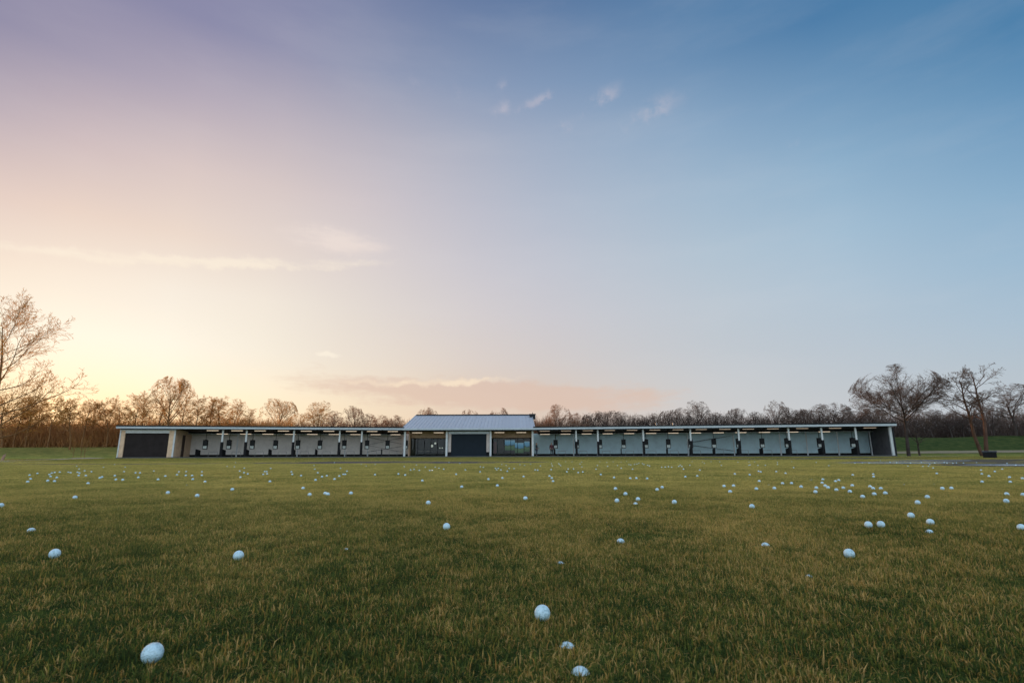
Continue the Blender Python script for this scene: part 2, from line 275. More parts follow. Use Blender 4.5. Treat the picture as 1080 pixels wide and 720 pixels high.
SKY=[
  [[0.981, 0.829, 0.566], [0.977, 0.85, 0.619], [0.945, 0.871, 0.71], [0.927, 0.844, 0.706], [0.855, 0.696, 0.583], [0.722, 0.561, 0.515], [0.464, 0.392, 0.452], [0.27, 0.251, 0.372], [0.256, 0.241, 0.366], [0.254, 0.24, 0.368]] ,
  [[0.975, 0.839, 0.595], [0.971, 0.856, 0.638], [0.948, 0.882, 0.727], [0.924, 0.864, 0.738], [0.883, 0.763, 0.649], [0.792, 0.63, 0.547], [0.598, 0.483, 0.496], [0.369, 0.328, 0.428], [0.244, 0.235, 0.372], [0.24, 0.233, 0.373]] ,
  [[0.946, 0.861, 0.679], [0.943, 0.867, 0.698], [0.931, 0.887, 0.764], [0.908, 0.864, 0.757], [0.88, 0.794, 0.695], [0.807, 0.665, 0.577], [0.675, 0.552, 0.532], [0.455, 0.395, 0.469], [0.253, 0.249, 0.388], [0.217, 0.223, 0.372]] ,
  [[0.906, 0.81, 0.628], [0.903, 0.812, 0.639], [0.897, 0.827, 0.687], [0.869, 0.802, 0.694], [0.844, 0.763, 0.672], [0.762, 0.652, 0.594], [0.661, 0.558, 0.545], [0.49, 0.434, 0.493], [0.284, 0.285, 0.415], [0.192, 0.214, 0.366]] ,
  [[0.849, 0.719, 0.554], [0.849, 0.72, 0.557], [0.841, 0.729, 0.586], [0.797, 0.71, 0.621], [0.755, 0.683, 0.629], [0.701, 0.623, 0.603], [0.615, 0.543, 0.562], [0.47, 0.439, 0.506], [0.28, 0.305, 0.434], [0.167, 0.205, 0.358]] ,
  [[0.795, 0.648, 0.508], [0.79, 0.644, 0.506], [0.781, 0.647, 0.523], [0.738, 0.646, 0.578], [0.688, 0.627, 0.608], [0.636, 0.587, 0.604], [0.553, 0.52, 0.572], [0.44, 0.437, 0.519], [0.262, 0.311, 0.448], [0.146, 0.199, 0.353]] ,
  [[0.725, 0.579, 0.476], [0.725, 0.579, 0.476], [0.717, 0.582, 0.489], [0.674, 0.595, 0.562], [0.632, 0.587, 0.602], [0.576, 0.556, 0.606], [0.498, 0.502, 0.58], [0.399, 0.428, 0.53], [0.24, 0.31, 0.46], [0.126, 0.192, 0.351]] ,
  [[0.671, 0.553, 0.486], [0.67, 0.552, 0.486], [0.662, 0.553, 0.495], [0.618, 0.567, 0.564], [0.579, 0.562, 0.604], [0.523, 0.537, 0.61], [0.443, 0.488, 0.588], [0.35, 0.416, 0.542], [0.215, 0.305, 0.466], [0.108, 0.188, 0.351]] ,
  [[0.629, 0.572, 0.548], [0.63, 0.571, 0.544], [0.616, 0.568, 0.551], [0.571, 0.563, 0.586], [0.537, 0.558, 0.615], [0.483, 0.536, 0.618], [0.406, 0.486, 0.597], [0.312, 0.409, 0.549], [0.19, 0.296, 0.464], [0.092, 0.187, 0.356]] ,
  [[0.584, 0.583, 0.598], [0.582, 0.582, 0.599], [0.562, 0.574, 0.602], [0.518, 0.556, 0.608], [0.489, 0.554, 0.628], [0.431, 0.53, 0.629], [0.347, 0.469, 0.601], [0.252, 0.381, 0.542], [0.141, 0.263, 0.439], [0.075, 0.186, 0.362]] ,
  [[0.524, 0.559, 0.602], [0.523, 0.559, 0.602], [0.506, 0.552, 0.605], [0.465, 0.539, 0.62], [0.421, 0.532, 0.642], [0.358, 0.501, 0.636], [0.267, 0.424, 0.585], [0.166, 0.311, 0.492], [0.073, 0.2, 0.385], [0.06, 0.182, 0.364]] ,
  [[0.462, 0.527, 0.591], [0.462, 0.527, 0.591], [0.437, 0.52, 0.598], [0.379, 0.506, 0.628], [0.297, 0.46, 0.618], [0.231, 0.4, 0.574], [0.144, 0.304, 0.495], [0.07, 0.21, 0.397], [0.056, 0.188, 0.372], [0.056, 0.186, 0.371]] ,
]

# ------------------------------------------------------------------ camera
PITCH = math.atan(.2132)
cam = bpy.data.cameras.new('camera'); co = link(bpy.data.objects.new('camera', cam))
cam.sensor_width = 36; cam.lens = 36*555/1080
cam.clip_start = .05; cam.clip_end = 6000
co.matrix_world = Matrix.Translation((0, 0, .44)) @ Matrix.Rotation(math.pi/2+PITCH, 4, 'X') @ Matrix.Rotation(-.0026, 4, 'Z')
cam.dof.use_dof = True; cam.dof.focus_distance = 5.0; cam.dof.aperture_fstop = 7.0
S.camera = co

# ------------------------------------------------------------------ sun and sky
SUN_AZ, SUN_EL = R(-40.6), R(3.3)           # azimuth measured from +Y towards +X
sd = Vector((math.sin(SUN_AZ)*math.cos(SUN_EL), math.cos(SUN_AZ)*math.cos(SUN_EL), math.sin(SUN_EL)))
L = bpy.data.lights.new('sun', 'SUN'); L.energy = 5.0; L.angle = R(.6); L.color = (1, .52, .22)
lo = link(bpy.data.objects.new('sun', L)); lo.rotation_euler = sd.to_track_quat('Z', 'Y').to_euler()
lo.location = (-60, 70, 30)

W = bpy.data.worlds.new('World'); S.world = W; W.use_nodes = True
nt = NT(W.node_tree); bg = W.node_tree.nodes['Background']; wo = W.node_tree.nodes['World Output']
gen = nt.add('ShaderNodeTexCoord').outputs['Generated']
vn = nt.add('ShaderNodeVectorMath', operation='NORMALIZE'); nt.l.new(gen, vn.inputs[0])
sx = nt.add('ShaderNodeSeparateXYZ'); nt.l.new(vn.outputs[0], sx.inputs[0])
X, Y, Z = sx.outputs
az = nt.m('MULTIPLY', nt.m('ARCTAN2', X, Y), 180/math.pi)
el = nt.m('MULTIPLY', nt.m('ARCSINE', Z), 180/math.pi)
e01 = nt.m('DIVIDE', el, 50., clamp=True)
cur = None
for i, a in enumerate(AZ):
    stops = [(e/50., SKY[i][j]) for j, e in enumerate(EL)]
    r_ = nt.ramp(e01, stops)
    cur = r_ if cur is None else nt.mix(nt.mr(az, AZ[i-1], a), cur, r_)
# the sky behind the photographer and overhead: blue, brightened as fill for ground and facade
rear = nt.ramp(e01, [(0, (.86, .96, 1.06)), (.25, (1.15, 1.32, 1.46)), (.6, (1.02, 1.22, 1.4)), (1, (.78, .95, 1.2))])
cur = nt.mix(nt.mr(nt.m('ABSOLUTE', az), 62, 115, smooth=True), cur, rear)
cur = nt.mix(nt.mr(el, 48, 75, smooth=True), cur, (.72, .84, 1.08))
# glow close round the sun
dp = nt.add('ShaderNodeVectorMath', operation='DOT_PRODUCT'); nt.l.new(vn.outputs[0], dp.inputs[0]); dp.inputs[1].default_value = sd
ang = nt.m('MULTIPLY', nt.m('ARCCOSINE', nt.m('MINIMUM', dp.outputs['Value'], 1.)), 180/math.pi)
def gl(s_): return nt.m('EXPONENT', nt.m('MULTIPLY', nt.m('POWER', nt.m('DIVIDE', ang, s_), 2.), -1.))
cur = nt.mix(nt.m('MULTIPLY', gl(8.), .42), cur, (1.0, .94, .80))
cur = nt.mix(1., cur, nt.mix(gl(1.0), (0, 0, 0), (4.0, 2.9, 1.5)), 'ADD')
# golden band low under the sun
lowb = nt.m('MULTIPLY', nt.m('EXPONENT', nt.m('MULTIPLY', nt.m('POWER', nt.m('DIVIDE', nt.m('SUBTRACT', az, -40.6), 19.), 2.), -1.)), nt.mr(el, 1.0, 10.5, 1., 0., True))
cur = nt.mix(nt.m('MULTIPLY', lowb, .68), cur, (1.08, .76, .36))
# clouds
nz = nt.noise(vn.outputs[0], 5., 7, .62, 1)
sn = nt.add('ShaderNodeSeparateColor'); nt.l.new(nz, sn.inputs[0])
nf = nt.noise(vn.outputs[0], 17., 8, .65)
st = nt.add('ShaderNodeMapping'); st.inputs['Scale'].default_value = (9, 9, 46); nt.l.new(vn.outputs[0], st.inputs['Vector'])
ns = nt.noise(st.outputs[0], 1., 8, .68)
azw = nt.m('ADD', az, nt.m('MULTIPLY', nt.m('SUBTRACT', sn.outputs[0], .5), 7.))
elw = nt.m('ADD', el, nt.m('MULTIPLY', nt.m('SUBTRACT', nf, .5), 2.2))
def gauss(a0, e0, sa, se, tilt=0., A=azw, E=elw):
    da = nt.m('SUBTRACT', A, a0)
    de = nt.m('SUBTRACT', nt.m('SUBTRACT', E, e0), nt.m('MULTIPLY', da, tilt))
    q = nt.m('ADD', nt.m('POWER', nt.m('DIVIDE', da, sa), 2.), nt.m('POWER', nt.m('DIVIDE', de, se), 2.))
    return nt.m('EXPONENT', nt.m('MULTIPLY', q, -1.))
# long low bank over the clubhouse, thin bright edge above it
g = gauss(-2., 6.2, 21., 1.8, -.05)
bank = nt.mr(nt.m('ADD', g, nt.m('MULTIPLY', nt.m('SUBTRACT', ns, .5), 1.1)), .28, .74, smooth=True)
cur = nt.mix(nt.m('MULTIPLY', bank, .7), cur, (.68, .49, .41))
g = gauss(-8., 7.6, 13., .5, .03)
cur = nt.mix(nt.m('MULTIPLY', nt.mr(nt.m('MULTIPLY', g, ns), .22, .55, smooth=True), .8), cur, (.92, .76, .58))
# thin streak on the left, with a feathery end
g = gauss(-33., 17.6, 19., .62, .134)
cur = nt.mix(nt.m('MULTIPLY', nt.mr(nt.m('MULTIPLY', g, nt.mr(ns, .12, .66)), .16, .8, smooth=True), .75), cur, (.93, .82, .68))
g = gauss(-20., 21.8, 6.5, 1.7, .0)
cur = nt.mix(nt.m('MULTIPLY', nt.mr(nt.m('MULTIPLY', g, ns), .16, .55, smooth=True), .7), cur, (.84, .72, .66))
g = gauss(-19.5, 10.2, 1.6, .35)
cur = nt.mix(nt.m('MULTIPLY', nt.mr(nt.m('MULTIPLY', g, nf), .1, .5, smooth=True), .6), cur, (.95, .86, .72))
# small pink wisps high up
tot = None
for a0, e0, sa, se, w, tl in ((-1.2, 36, 1.5, .9, .8, .3), (10.4, 36.2, 2.4, .8, 1., .45), (16.4, 34.6, 3.0, 1.2, .8, .25), (5.8, 34, 1.4, .7, .8, 0), (3.5, 36.9, 2.4, .5, .8, .4), (-12, 37.6, 1.8, .7, .55, -.3), (-6, 36.8, 1.3, 1.0, .5, -.8), (-1.5, 38.2, 1., .7, .5, 0), (31, 29, 1.4, .5, .3, 0), (-12, 26.5, 2.0, .5, .4, 0), (1, 16, 3., .6, .35, 0)):
    q = nt.m('MULTIPLY', gauss(a0, e0, sa, se, tl), w)
    tot = q if tot is None else nt.m('ADD', tot, q)
wsp = nt.mr(nt.m('MULTIPLY', tot, nt.mr(nf, .40, .60)), .05, .95, smooth=True)
cur = nt.mix(nt.m('MULTIPLY', wsp, .38), cur, (.62, .55, .60))
# faint high haze, so that the sky is not perfectly even
hz = nt.add('ShaderNodeMapping'); hz.inputs['Scale'].default_value = (2.2, 2.2, 9.); hz.inputs['Rotation'].default_value = (0, .16, 0); nt.l.new(vn.outputs[0], hz.inputs['Vector'])
cur = nt.mix(nt.mr(nt.noise(hz.outputs[0], 1.6, 7, .6), .42, .75, 0, .055, True), cur, (.78, .74, .74))
# below the horizon
cur = nt.mix(nt.mr(el, -6, -.2), (.05, .05, .045), cur)
# physical sky at low strength on top of it
sky = nt.add('ShaderNodeTexSky'); sky.sky_type = 'NISHITA'; sky.sun_disc = False
sky.sun_elevation = SUN_EL; sky.sun_rotation = SUN_AZ; sky.air_density = 1.2; sky.dust_density = .6
bg2 = nt.add('ShaderNodeBackground'); nt.l.new(sky.outputs[0], bg2.inputs[0]); bg2.inputs[1].default_value = .012
nt.l.new(cur, bg.inputs[0]); bg.inputs[1].default_value = 1.0
add = nt.add('ShaderNodeAddShader'); nt.l.new(bg.outputs[0], add.inputs[0]); nt.l.new(bg2.outputs[0], add.inputs[1])
nt.l.new(add.outputs[0], wo.inputs[0])
W.cycles.sampling_method = 'MANUAL'; W.cycles.sample_map_resolution = 1024

S.view_settings.view_transform = 'Standard'; S.view_settings.look = 'None'; S.view_settings.exposure = 0; S.view_settings.gamma = 1
S.render.engine = 'CYCLES'
S.cycles.use_denoising = True
S.cycles.max_bounces = 6; S.cycles.transparent_max_bounces = 12
S.cycles.use_adaptive_sampling = True; S.cycles.adaptive_threshold = .015
# ------------------------------------------------------------------ ground
def inpoly(x, y, poly):
    x = np.asarray(x); y = np.asarray(y); c = np.zeros(x.shape, bool); n = len(poly)
    for i in range(n):
        x0, y0 = poly[i]; x1, y1 = poly[(i+1) % n]
        if y0 == y1: continue
        t = ((y0 > y) != (y1 > y)) & (x < (x1-x0)*(y-y0)/(y1-y0)+x0)
        c ^= t
    return c

def grass_material(name, blades):
    m, nt, b = new_mat(name)
    pos = nt.add('ShaderNodeNewGeometry').outputs['Position']
    sp = nt.add('ShaderNodeSeparateXYZ'); nt.l.new(pos, sp.inputs[0])
    big = nt.noise(pos, .16, 4, .6); mid = nt.noise(pos, 1.1, 4, .6); sml = nt.noise(pos, 6.5, 3, .6)
    patch = nt.m('ADD', nt.m('ADD', nt.m('MULTIPLY', nt.m('SUBTRACT', big, .5), .9), nt.m('MULTIPLY', nt.m('SUBTRACT', mid, .5), .9)), nt.m('ADD', nt.m('MULTIPLY', nt.m('SUBTRACT', sml, .5), 1.15), nt.m('MULTIPLY', nt.m('SUBTRACT', nt.noise(pos, 24., 2, .6), .5), .85)))
    wv = nt.add('ShaderNodeTexWave', wave_type='BANDS', bands_direction='DIAGONAL'); wv.inputs['Scale'].default_value = .09
    wv.inputs['Distortion'].default_value = 2.2; wv.inputs['Detail'].default_value = 3; nt.l.new(pos, wv.inputs['Vector'])
    patch = nt.m('ADD', patch, nt.m('MULTIPLY', nt.m('SUBTRACT', wv.outputs['Fac'], .5), .16))
    if blades:
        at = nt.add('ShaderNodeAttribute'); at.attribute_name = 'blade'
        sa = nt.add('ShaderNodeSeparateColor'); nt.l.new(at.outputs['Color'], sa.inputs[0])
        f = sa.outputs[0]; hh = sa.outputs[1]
    else:
        fine = nt.noise(pos, 55., 3, .7)
        f = nt.mr(fine, .25, .75, 0, .8); hh = None
    f0 = f
    green = nt.mr(sp.outputs[1], 24, 44, 0, .30, True)
    green = nt.m('MULTIPLY', green, nt.mr(sp.outputs[0], -48, -30, .2, 1.))           # lusher turf in front of the building
    f = nt.m('ADD', f, nt.m('SUBTRACT', nt.m('MULTIPLY', patch, 1.15), green), clamp=True)
    c = nt.ramp(f, GRASS_RAMP)
    dry_lift = nt.mr(nt.m('ADD', sp.outputs[1], nt.m('MULTIPLY', mid, 5.)), 2.5, 13, 0, .85, True)      # drier turf further out, its brighter grazing look put into the colour
    dry_lift = nt.m('MULTIPLY', dry_lift, nt.mr(sp.outputs[1], 26, 46, 1., .45, True))
    c = nt.mix(dry_lift, c, nt.mix(nt.mr(nt.m('ADD', nt.m('ADD', mid, nt.m('MULTIPLY', patch, .5)), nt.m('MULTIPLY', nt.m('SUBTRACT', f0, .42), .9)), .15, .95), (.23, .275, .066), (.80, .63, .195)))
    if not blades:
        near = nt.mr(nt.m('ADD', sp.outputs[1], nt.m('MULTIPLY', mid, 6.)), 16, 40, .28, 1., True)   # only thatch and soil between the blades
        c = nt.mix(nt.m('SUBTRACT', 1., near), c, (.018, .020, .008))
        lush = nt.m('MULTIPLY', nt.mr(sp.outputs[1], 78, 92, 0, 1), nt.mr(sp.outputs[0], -20, 45, .7, .9))
        c = nt.mix(lush, c, nt.mix(nt.mr(sp.outputs[0], -40, -10), nt.mix(nt.mr(mid, .3, .7), (.070, .072, .022), (.15, .125, .045)), nt.mix(nt.mr(mid, .3, .7), (.010, .030, .013), (.042, .062, .024))))
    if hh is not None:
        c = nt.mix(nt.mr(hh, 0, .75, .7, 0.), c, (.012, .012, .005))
    nt.l.new(c, b.inputs['Base Color'])
    b.inputs['Roughness'].default_value = .6; b.inputs['Specular IOR Level'].default_value = .12 if blades else 0.
    if blades:
        tr = nt.add('ShaderNodeBsdfTranslucent'); nt.l.new(nt.mix(.35, c, (.22, .15, .03)), tr.inputs[0])
        mx = nt.add('ShaderNodeMixShader'); mx.inputs[0].default_value = .35
        nt.l.new(b.outputs[0], mx.inputs[1]); nt.l.new(tr.outputs[0], mx.inputs[2])
        nt.l.new(mx.outputs[0], m.node_tree.nodes['Material Output'].inputs[0])
    else:
        bn = nt.add('ShaderNodeBump'); bn.inputs['Strength'].default_value = .5; bn.inputs['Distance'].default_value = .03
        nt.l.new(nt.noise(pos, 30., 4), bn.inputs['Height']); nt.l.new(bn.outputs[0], b.inputs['Normal'])
    return m

GRASS_RAMP = [(0, (.018, .055, .016)), (.28, (.050, .110, .022)), (.50, (.15, .19, .036)), (.68, (.31, .27, .055)), (.84, (.54, .28, .07)), (1, (.70, .46, .17))]
M_GROUND = grass_material('turf', False)
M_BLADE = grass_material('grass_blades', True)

def axis_pts(lo_, hi_, core0, core1, step, grow_=1.18):
    a = list(np.arange(core0, core1+step, step)); s_ = step
    while a[-1] < hi_: s_ *= grow_; a.append(a[-1]+s_)
    s_ = step
    while a[0] > lo_: s_ *= grow_; a.insert(0, a[0]-s_)
    return np.array(a)
gx = axis_pts(-3500, 3500, -140, 140, 3.5); gy = axis_pts(-900, 4500, -10, 170, 3.0)
GX, GY = np.meshgrid(gx, gy)
V = np.stack([GX, GY, height(GX, GY)], -1).reshape(-1, 3)
nx, ny = len(gx), len(gy)
i0 = (np.arange(ny-1)[:, None]*nx + np.arange(nx-1)[None]).ravel()
tag(link(bpy.data.objects.new('ground', fast_mesh('ground', V, [np.stack([i0, i0+1, i0+nx+1, i0+nx], 1)], M_GROUND, True))), kind='structure')

def sheet(name, poly, m, z=.004, step=2.5, wob=.35, seed=1):
    """a flat sheet with an uneven outline, following the ground"""
    r_ = np.random.default_rng(seed); pts = []
    n = len(poly)
    for i in range(n):
        a = np.array(poly[i], float); b = np.array(poly[(i+1) % n], float)
        k = max(1, int(np.linalg.norm(b-a)/step*2.5))
        for j in range(k):
            pts.append(a+(b-a)*j/k + r_.normal(0, wob, 2)*(.3 if j == 0 else 1)*np.array([1, .6]))
    bm = bmesh.new()
    vs = [bm.verts.new((p[0], p[1], 0)) for p in pts]
    f = bm.faces.new(vs); bmesh.ops.triangulate(bm, faces=[f])
    for v in bm.verts: v.co.z = float(height(v.co.x, v.co.y))+z
    bmesh.ops.recalc_face_normals(bm, faces=bm.faces)
    if sum(q.normal.z for q in bm.faces) < 0: bmesh.ops.reverse_faces(bm, faces=bm.faces)
    me = bpy.data.meshes.new(name); bm.to_mesh(me); bm.free(); me.materials.append(m)
    return tag(link(bpy.data.objects.new(name, me)), kind='structure')

M_MUD = mat('mud', (.085, .068, .046), .85, .35, .8, spec=.1, bump=.5, bscale=9., dirt=((.06, .08, .025), .8))
M_SOIL = mat('wet_soil', (.022, .022, .020), .65, .3, 1.2, spec=.25, bump=.6, bscale=8.)
M_PATH = mat('path', (.30, .26, .23), .8, .12, .6, spec=.2, bump=.2)
M_SAND = mat('sandy_path', (.20, .17, .10), .85, .15, .4, spec=.2)
m, nt, b = new_mat('puddle_water'); M_WATER = m
b.inputs['Base Color'].default_value = (.20, .24, .27, 1); b.inputs['Roughness'].default_value = .16; b.inputs['Specular IOR Level'].default_value = .9
pos = nt.add('ShaderNodeNewGeometry').outputs['Position']
bn = nt.add('ShaderNodeBump'); bn.inputs['Strength'].default_value = .8; bn.inputs['Distance'].default_value = .05
nt.l.new(nt.noise(pos, 7., 4), bn.inputs['Height']); nt.l.new(bn.outputs[0], b.inputs['Normal'])

MUD = [(13.2, 22.5), (14.6, 19.8), (14.5, 17.4), (15.6, 15.8), (24, 15), (46, 26), (44, 40), (31, 37.5), (23, 32), (16.7, 28)]
DITCH = [(-23.5, 24.6), (-18, 24.6), (-13, 26.2), (-11.5, 25.6), (-7, 25.6), (-3, 25.4), (.9, 26.4), (2.6, 28.5), (1.1, 30.5), (-3, 33.5), (-7, 34.5), (-11, 33.5), (-13.7, 31.3), (-14.6, 28.6), (-19.8, 26.6), (-26, 26.8)]
DITCH2 = [(11.5, 39), (19, 38.2), (27, 37.5), (33, 40), (30, 46.5), (22, 46), (14, 45)]
PATHL = [(-28, 33), (-34.8, 36), (-40, 44.5), (-45, 56), (-51, 66), (-58, 77), (-64.5, 82), (-62, 76), (-55, 66.5), (-47.5, 55), (-40.3, 41.5), (-35.5, 34.8), (-28, 31.9)]
PATHR = [(46, 84.0), (60, 85.5), (76, 86.5), (100, 88.5), (140, 89), (140, 92), (100, 91), (76, 89.8), (60, 88.8), (46, 87.5)]
KERB = [(-15, 38.5), (-9, 40.5), (0, 41), (2, 38.5), (0, 39.6), (-9, 39.4), (-14.5, 37.6)]
sheet('mud', MUD, M_MUD, seed=2)
sheet('ditch', DITCH, M_SOIL, wob=.25, seed=3)
sheet('ditch', DITCH2, M_SOIL, wob=.4, seed=4)
sheet('path', PATHL, M_PATH, .012, wob=.08, seed=5)
sheet('path', PATHR, M_SAND, .05, wob=.1, seed=6)
sheet('path', KERB, M_SAND, .008, wob=.08, seed=7)
for k, p in enumerate(([(14.3, 24.6), (15.3, 22.6), (17.2, 22.2), (19.5, 23.5), (20.4, 25.2), (18, 25.6), (16, 25.2)],
                       [(15.9, 19.4), (16.6, 18.2), (18.4, 17.7), (20.2, 18.6), (19.6, 20.2), (17.6, 20.4)],
                       [(19.5, 30), (22, 28.6), (25, 29.2), (26, 31), (22.5, 31.4)],
                       [(49, 71), (56, 69.5), (60, 71.5), (54, 73.5)])):
    sheet('puddle', p, M_WATER, .009, wob=.16, seed=10+k, step=1.2)

# ------------------------------------------------------------------ grass: one object of many blades
def patch_mesh(name, radius, n, hmin, hmax, width, seed):
    r_ = np.random.default_rng(seed)
    nc = n//34; cs = width*9.                                    # blades stand in small tufts
    rad = radius*np.sqrt(r_.random(nc)); th = r_.random(nc)*2*np.pi
    cl = r_.integers(0, nc, n); off = r_.normal(0, cs, (n, 2)); loose = r_.random(n) < .25
    off[loose] *= 3.5
    base = np.stack([rad[cl]*np.cos(th[cl])+off[:, 0], rad[cl]*np.sin(th[cl])+off[:, 1], np.zeros(n)-.004], 1)
    h = (hmin + (hmax-hmin)*r_.random(n)**1.8)*r_.uniform(.65, 1.25, nc)[cl]
    az_ = np.arctan2(off[:, 1], off[:, 0]) + r_.normal(0, .8, n); lean = np.abs(r_.normal(.55, .75, n)).clip(0, 1.55)
    fa = r_.random(n)*np.pi; wv = np.stack([np.cos(fa), np.sin(fa), np.zeros(n)], 1)*(width*(.6+.8*r_.random(n)))[:, None]*.5
    d1 = np.stack([np.sin(lean*.5)*np.cos(az_), np.sin(lean*.5)*np.sin(az_), np.cos(lean*.5)], 1)
    l2 = (lean*1.7).clip(0, 1.75)
    d2 = np.stack([np.sin(l2)*np.cos(az_), np.sin(l2)*np.sin(az_), np.cos(l2)], 1)
    midp = base + d1*(h*.55)[:, None]; tip = midp + d2*(h*.55)[:, None]
    V = np.stack([base-wv, base+wv, midp-wv*.85, midp+wv*.85, tip], 1).reshape(-1, 3)
    o = np.arange(n)*5
    me = fast_mesh(name, V, [np.stack([o, o+1, o+3, o+2], 1), np.stack([o+2, o+3, o+4], 1)], M_BLADE)
    col = np.ones((n, 5, 4), np.float32)
    val = np.where(r_.random(n) < .24, r_.uniform(.75, 1.2, n), r_.beta(1.6, 2.4, n)) + r_.normal(0, .2, nc)[cl]; col[:, :, 0] = val[:, None]
    col[:, :, 1] = np.array([0, 0, .5, .5, 1.])[None]
    col[:, :, 2] = 0
    ca = me.color_attributes.new('blade', 'FLOAT_COLOR', 'POINT'); ca.data.foreach_set('color', col.ravel())
    return me
patches = bpy.data.collections.new('grass_patches')
NP = 0
for zone, (rad, n, h0, h1, w) in enumerate(((.34, 8000, .009, .029, .0020), (.75, 7500, .010, .030, .0044), (2.2, 7000, .013, .038, .013))):
    for k in range(5):
        patches.objects.link(bpy.data.objects.new('patch_%02d' % NP, patch_mesh('patch', rad, n, h0, h1, w, 100+NP))); NP += 1
pts = []; idx = []
for zone, (r0, r1, st_) in enumerate(((0, 8.5, .36), (8.0, 29, .85), (28, 77, 2.5))):
    xs = np.arange(-r1*1.25, r1*1.25, st_); ys = np.arange(-2.2, r1, st_)
    gx, gy = np.meshgrid(xs, ys); gx = gx.ravel()+rng.uniform(-.5, .5, gx.size)*st_; gy = gy.ravel()+rng.uniform(-.5, .5, gy.size)*st_
    d = np.hypot(gx, gy)
    k = (gy >= r0-.2 if zone else gy > -2.4) & (gy < r1) & (np.abs(gx) < (gy+2.6)*1.22)
    if zone == 2: k &= gy < 73.4 - np.abs(gx+6)*.15
    for P in (MUD, DITCH, DITCH2, PATHL): k &= ~(inpoly(gx, gy, P) & (rng.random(gx.size) < .93))
    gx, gy = gx[k], gy[k]
    pts.append(np.stack([gx, gy, np.zeros(len(gx))], 1)); idx.append(zone*5+rng.integers(0, 5, len(gx)))
pts = np.concatenate(pts); idx = np.concatenate(idx).astype(np.int32)
me = bpy.data.meshes.new('grass'); me.vertices.add(len(pts)); me.vertices.foreach_set('co', pts.astype(np.float32).ravel())
at = me.attributes.new('pick', 'INT', 'POINT'); at.data.foreach_set('value', idx)
at = me.attributes.new('turn', 'FLOAT', 'POINT'); at.data.foreach_set('value', (rng.random(len(pts))*6.283).astype(np.float32))
at = me.attributes.new('size', 'FLOAT', 'POINT'); at.data.foreach_set('value', rng.uniform(.85, 1.2, len(pts)).astype(np.float32))
me.update(); me.materials.append(M_BLADE)
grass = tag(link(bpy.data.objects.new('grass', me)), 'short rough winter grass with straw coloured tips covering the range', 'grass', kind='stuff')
gt = bpy.data.node_groups.new('scatter_grass', 'GeometryNodeTree')
gt.interface.new_socket('Geometry', in_out='INPUT', socket_type='NodeSocketGeometry')
gt.interface.new_socket('Geometry', in_out='OUTPUT', socket_type='NodeSocketGeometry')
gi = gt.nodes.new('NodeGroupInput'); go = gt.nodes.new('NodeGroupOutput')
m2p = gt.nodes.new('GeometryNodeMeshToPoints'); gt.links.new(gi.outputs[0], m2p.inputs[0])
ip = gt.nodes.new('GeometryNodeInstanceOnPoints'); gt.links.new(m2p.outputs[0], ip.inputs['Points'])
ci = gt.nodes.new('GeometryNodeCollectionInfo'); ci.inputs['Collection'].default_value = patches
ci.inputs['Separate Children'].default_value = True; ci.inputs['Reset Children'].default_value = True
gt.links.new(ci.outputs[0], ip.inputs['Instance']); ip.inputs['Pick Instance'].default_value = True
def named(nm, ty):
    n = gt.nodes.new('GeometryNodeInputNamedAttribute'); n.data_type = ty; n.inputs[0].default_value = nm
    return n.outputs['Attribute']
gt.links.new(named('pick', 'INT'), ip.inputs['Instance Index'])
cx = gt.nodes.new('ShaderNodeCombineXYZ'); gt.links.new(named('turn', 'FLOAT'), cx.inputs[2])
er = gt.nodes.new('FunctionNodeEulerToRotation'); gt.links.new(cx.outputs[0], er.inputs[0]); gt.links.new(er.outputs[0], ip.inputs['Rotation'])
gt.links.new(named('size', 'FLOAT'), ip.inputs['Scale'])
gt.links.new(ip.outputs[0], go.inputs[0])
md = grass.modifiers.new('scatter', 'NODES'); md.node_group = gt

# ------------------------------------------------------------------ golf balls
m, nt, b = new_mat('golf_ball'); M_BALL = m
tc = nt.add('ShaderNodeTexCoord').outputs['Object']; ob = nt.add('ShaderNodeObjectInfo').outputs['Random']
ad = nt.add('ShaderNodeVectorMath', operation='ADD'); nt.l.new(tc, ad.inputs[0]); nt.l.new(ob, ad.inputs[1])
vo = nt.add('ShaderNodeTexVoronoi'); vo.inputs['Scale'].default_value = 260.; nt.l.new(tc, vo.inputs['Vector'])
bn = nt.add('ShaderNodeBump'); bn.inputs['Strength'].default_value = 1.; bn.inputs['Distance'].default_value = .0014
nt.l.new(nt.mr(vo.outputs['Distance'], .15, .6), bn.inputs['Height']); nt.l.new(bn.outputs[0], b.inputs['Normal'])
sc_ = nt.mr(nt.noise(ad.outputs[0], 55., 6, .7), .52, .70)
c = nt.mix(nt.m('MULTIPLY', sc_, .75), (.50, .71, .80), (.12, .27, .32))
nt.l.new(c, b.inputs['Base Color']); b.inputs['Roughness'].default_value = .32
b.inputs['Coat Weight'].default_value = .3; b.inputs['Coat Roughness'].default_value = .2
bm = bmesh.new(); bmesh.ops.create_icosphere(bm, subdivisions=4, radius=.02135)
ball_me = bpy.data.meshes.new('golf_ball'); bm.to_mesh(ball_me); bm.free(); ball_me.materials.append(M_BALL)
for p in ball_me.polygons: p.use_smooth = True
ORD = ['nearest', 'second nearest', 'third nearest', 'fourth nearest', 'fifth nearest', 'sixth nearest', 'seventh nearest', 'eighth nearest', 'ninth nearest', 'tenth nearest', 'eleventh nearest', 'twelfth nearest', 'thirteenth nearest', 'fourteenth nearest', 'fifteenth nearest', 'sixteenth nearest', 'seventeenth nearest', 'eighteenth nearest', 'nineteenth nearest', 'twentieth nearest', 'twenty-first nearest', 'twenty-second nearest']
ball0 = bpy.data.objects.new('golf_ball', ball_me); first = True
